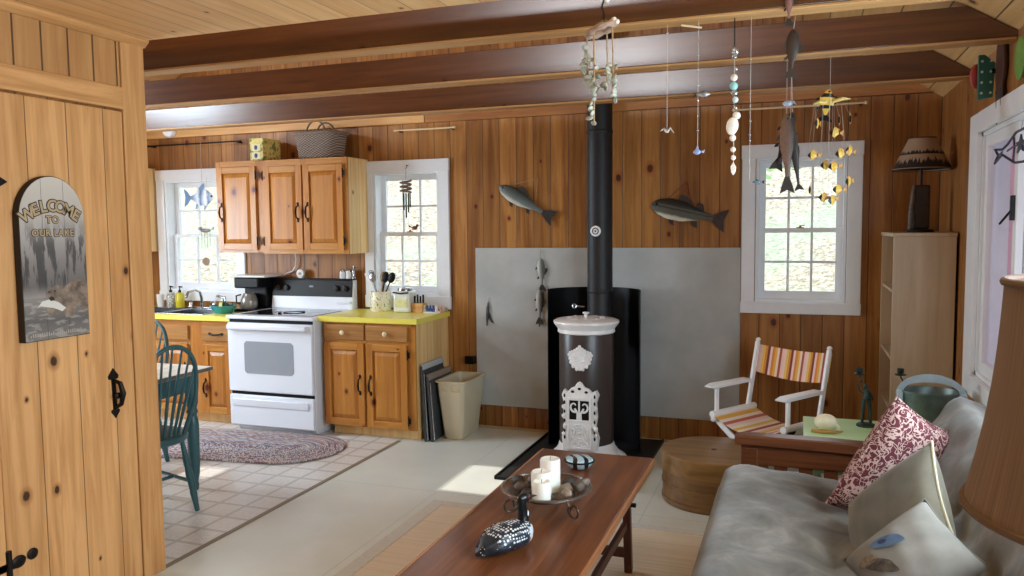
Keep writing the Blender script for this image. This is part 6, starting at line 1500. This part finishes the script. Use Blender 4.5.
def on_pillow(pts, mat, name, off=.005):
    b = MB(); vs = [b.vert(PF(u, v, 1)+NF*off) for u, v in pts]
    c = b.vert(PF(sum(q[0] for q in pts)/len(pts), sum(q[1] for q in pts)/len(pts), 1)+NF*off)
    for i in range(len(vs)): b.face([c, vs[i], vs[(i+1) % len(vs)]])
    b.build(name, mat, pt)
def blob(cu, cv, ru, rv, rot=0, k=20, wob=0): return [(cu+ru*(1+wob*math.sin(3*a))*math.cos(a)*math.cos(rot)-rv*math.sin(a)*math.sin(rot), cv+ru*(1+wob*math.sin(3*a))*math.cos(a)*math.sin(rot)+rv*math.sin(a)*math.cos(rot)) for a in [2*PI*i/k for i in range(k)]]
on_pillow(blob(.60, .30, .17, .06, -.6, wob=.08), plain('slate_blue_print', '#3d4f68', .85, 0, '#53677f', 40), 'printed_head')
on_pillow(blob(.64, .27, .045, .024, -.6), plain('navy_print', '#1c2a42', .85), 'printed_head', .007)
on_pillow(blob(.78, .46, .17, .06, -.9, wob=.2), plain('brown_feather_print', '#2c2620', .85, 0, '#5d5145', 60), 'printed_wing')
on_pillow(blob(.86, .30, .11, .05, -.6, wob=.15), plain('tan_feather_print', '#8d7c66', .85, 0, '#5d5145', 60), 'printed_wing')

# ------------------------------------------------------------------ foreground floor lamp by the near end of the futon
lx, ly = .535, 1.50
t = thing('floor_lamp', 'lamp with a big brown pleated drum shade in the right foreground', 'lamp', (lx, ly, 0))
n = NT('brown_pleated_silk'); p = n.pos(); s = n.sep(p)
an = n.m('ARCTAN2', n.m('SUBTRACT', s[1], ly), n.m('SUBTRACT', s[0], lx))
pl = n.noise(n.comb(n.m('MULTIPLY', an, 26), n.m('MULTIPLY', s[2], .8), 0.0), 3.0, 3, .6)
SHM = n.out(n.ramp(pl, [(.3, '#745f50'), (.7, '#8f7867')]), .75, 0, pl, .35, .003, Transmission_Weight=0.0)
def bow(q): return .262-.050*q-.010*math.sin(PI*q)
z0, z1 = 1.075, 1.452
MB().lathe([(bow(k/14), z0+(z1-z0)*k/14) for k in range(15)]+[(bow(1-k/14)-.004, z1-(z1-z0)*k/14) for k in range(15)]+[(bow(0), z0)], (lx, ly, 0), 96, close=False).build('lamp_shade', SHM, t)
for r, z in ((bow(0), z0), (bow(1), z1)):
    MB().tube([(lx+r*math.cos(2*PI*k/80), ly+r*math.sin(2*PI*k/80), z) for k in range(80)], .007, 8, closed=True).build('shade_binding', plain('brown_binding', '#6b5545', .8), t)
MB().lathe([(0, .009), (.15, .009), (.15, .022), (.03, .035), (.014, .06), (.014, 1.20), (0, 1.2)], (lx, ly, 0), 32).build('stand', M['iron'], t)
g = MB()
for k in range(3): g.tube([(lx, ly, 1.43), (lx+bow(1)*math.cos(k*2.1), ly+bow(1)*math.sin(k*2.1), z1-.006)], .003, 6)
g.build('shade_spider', M['iron'], t)
MB().lathe([(0, 1.20), (.016, 1.20), (.016, 1.26), (.012, 1.27), (.028, 1.32), (.030, 1.35), (.018, 1.39), (0, 1.395)], (lx, ly, 0), 20).build('bulb', M['white_gloss'], t)
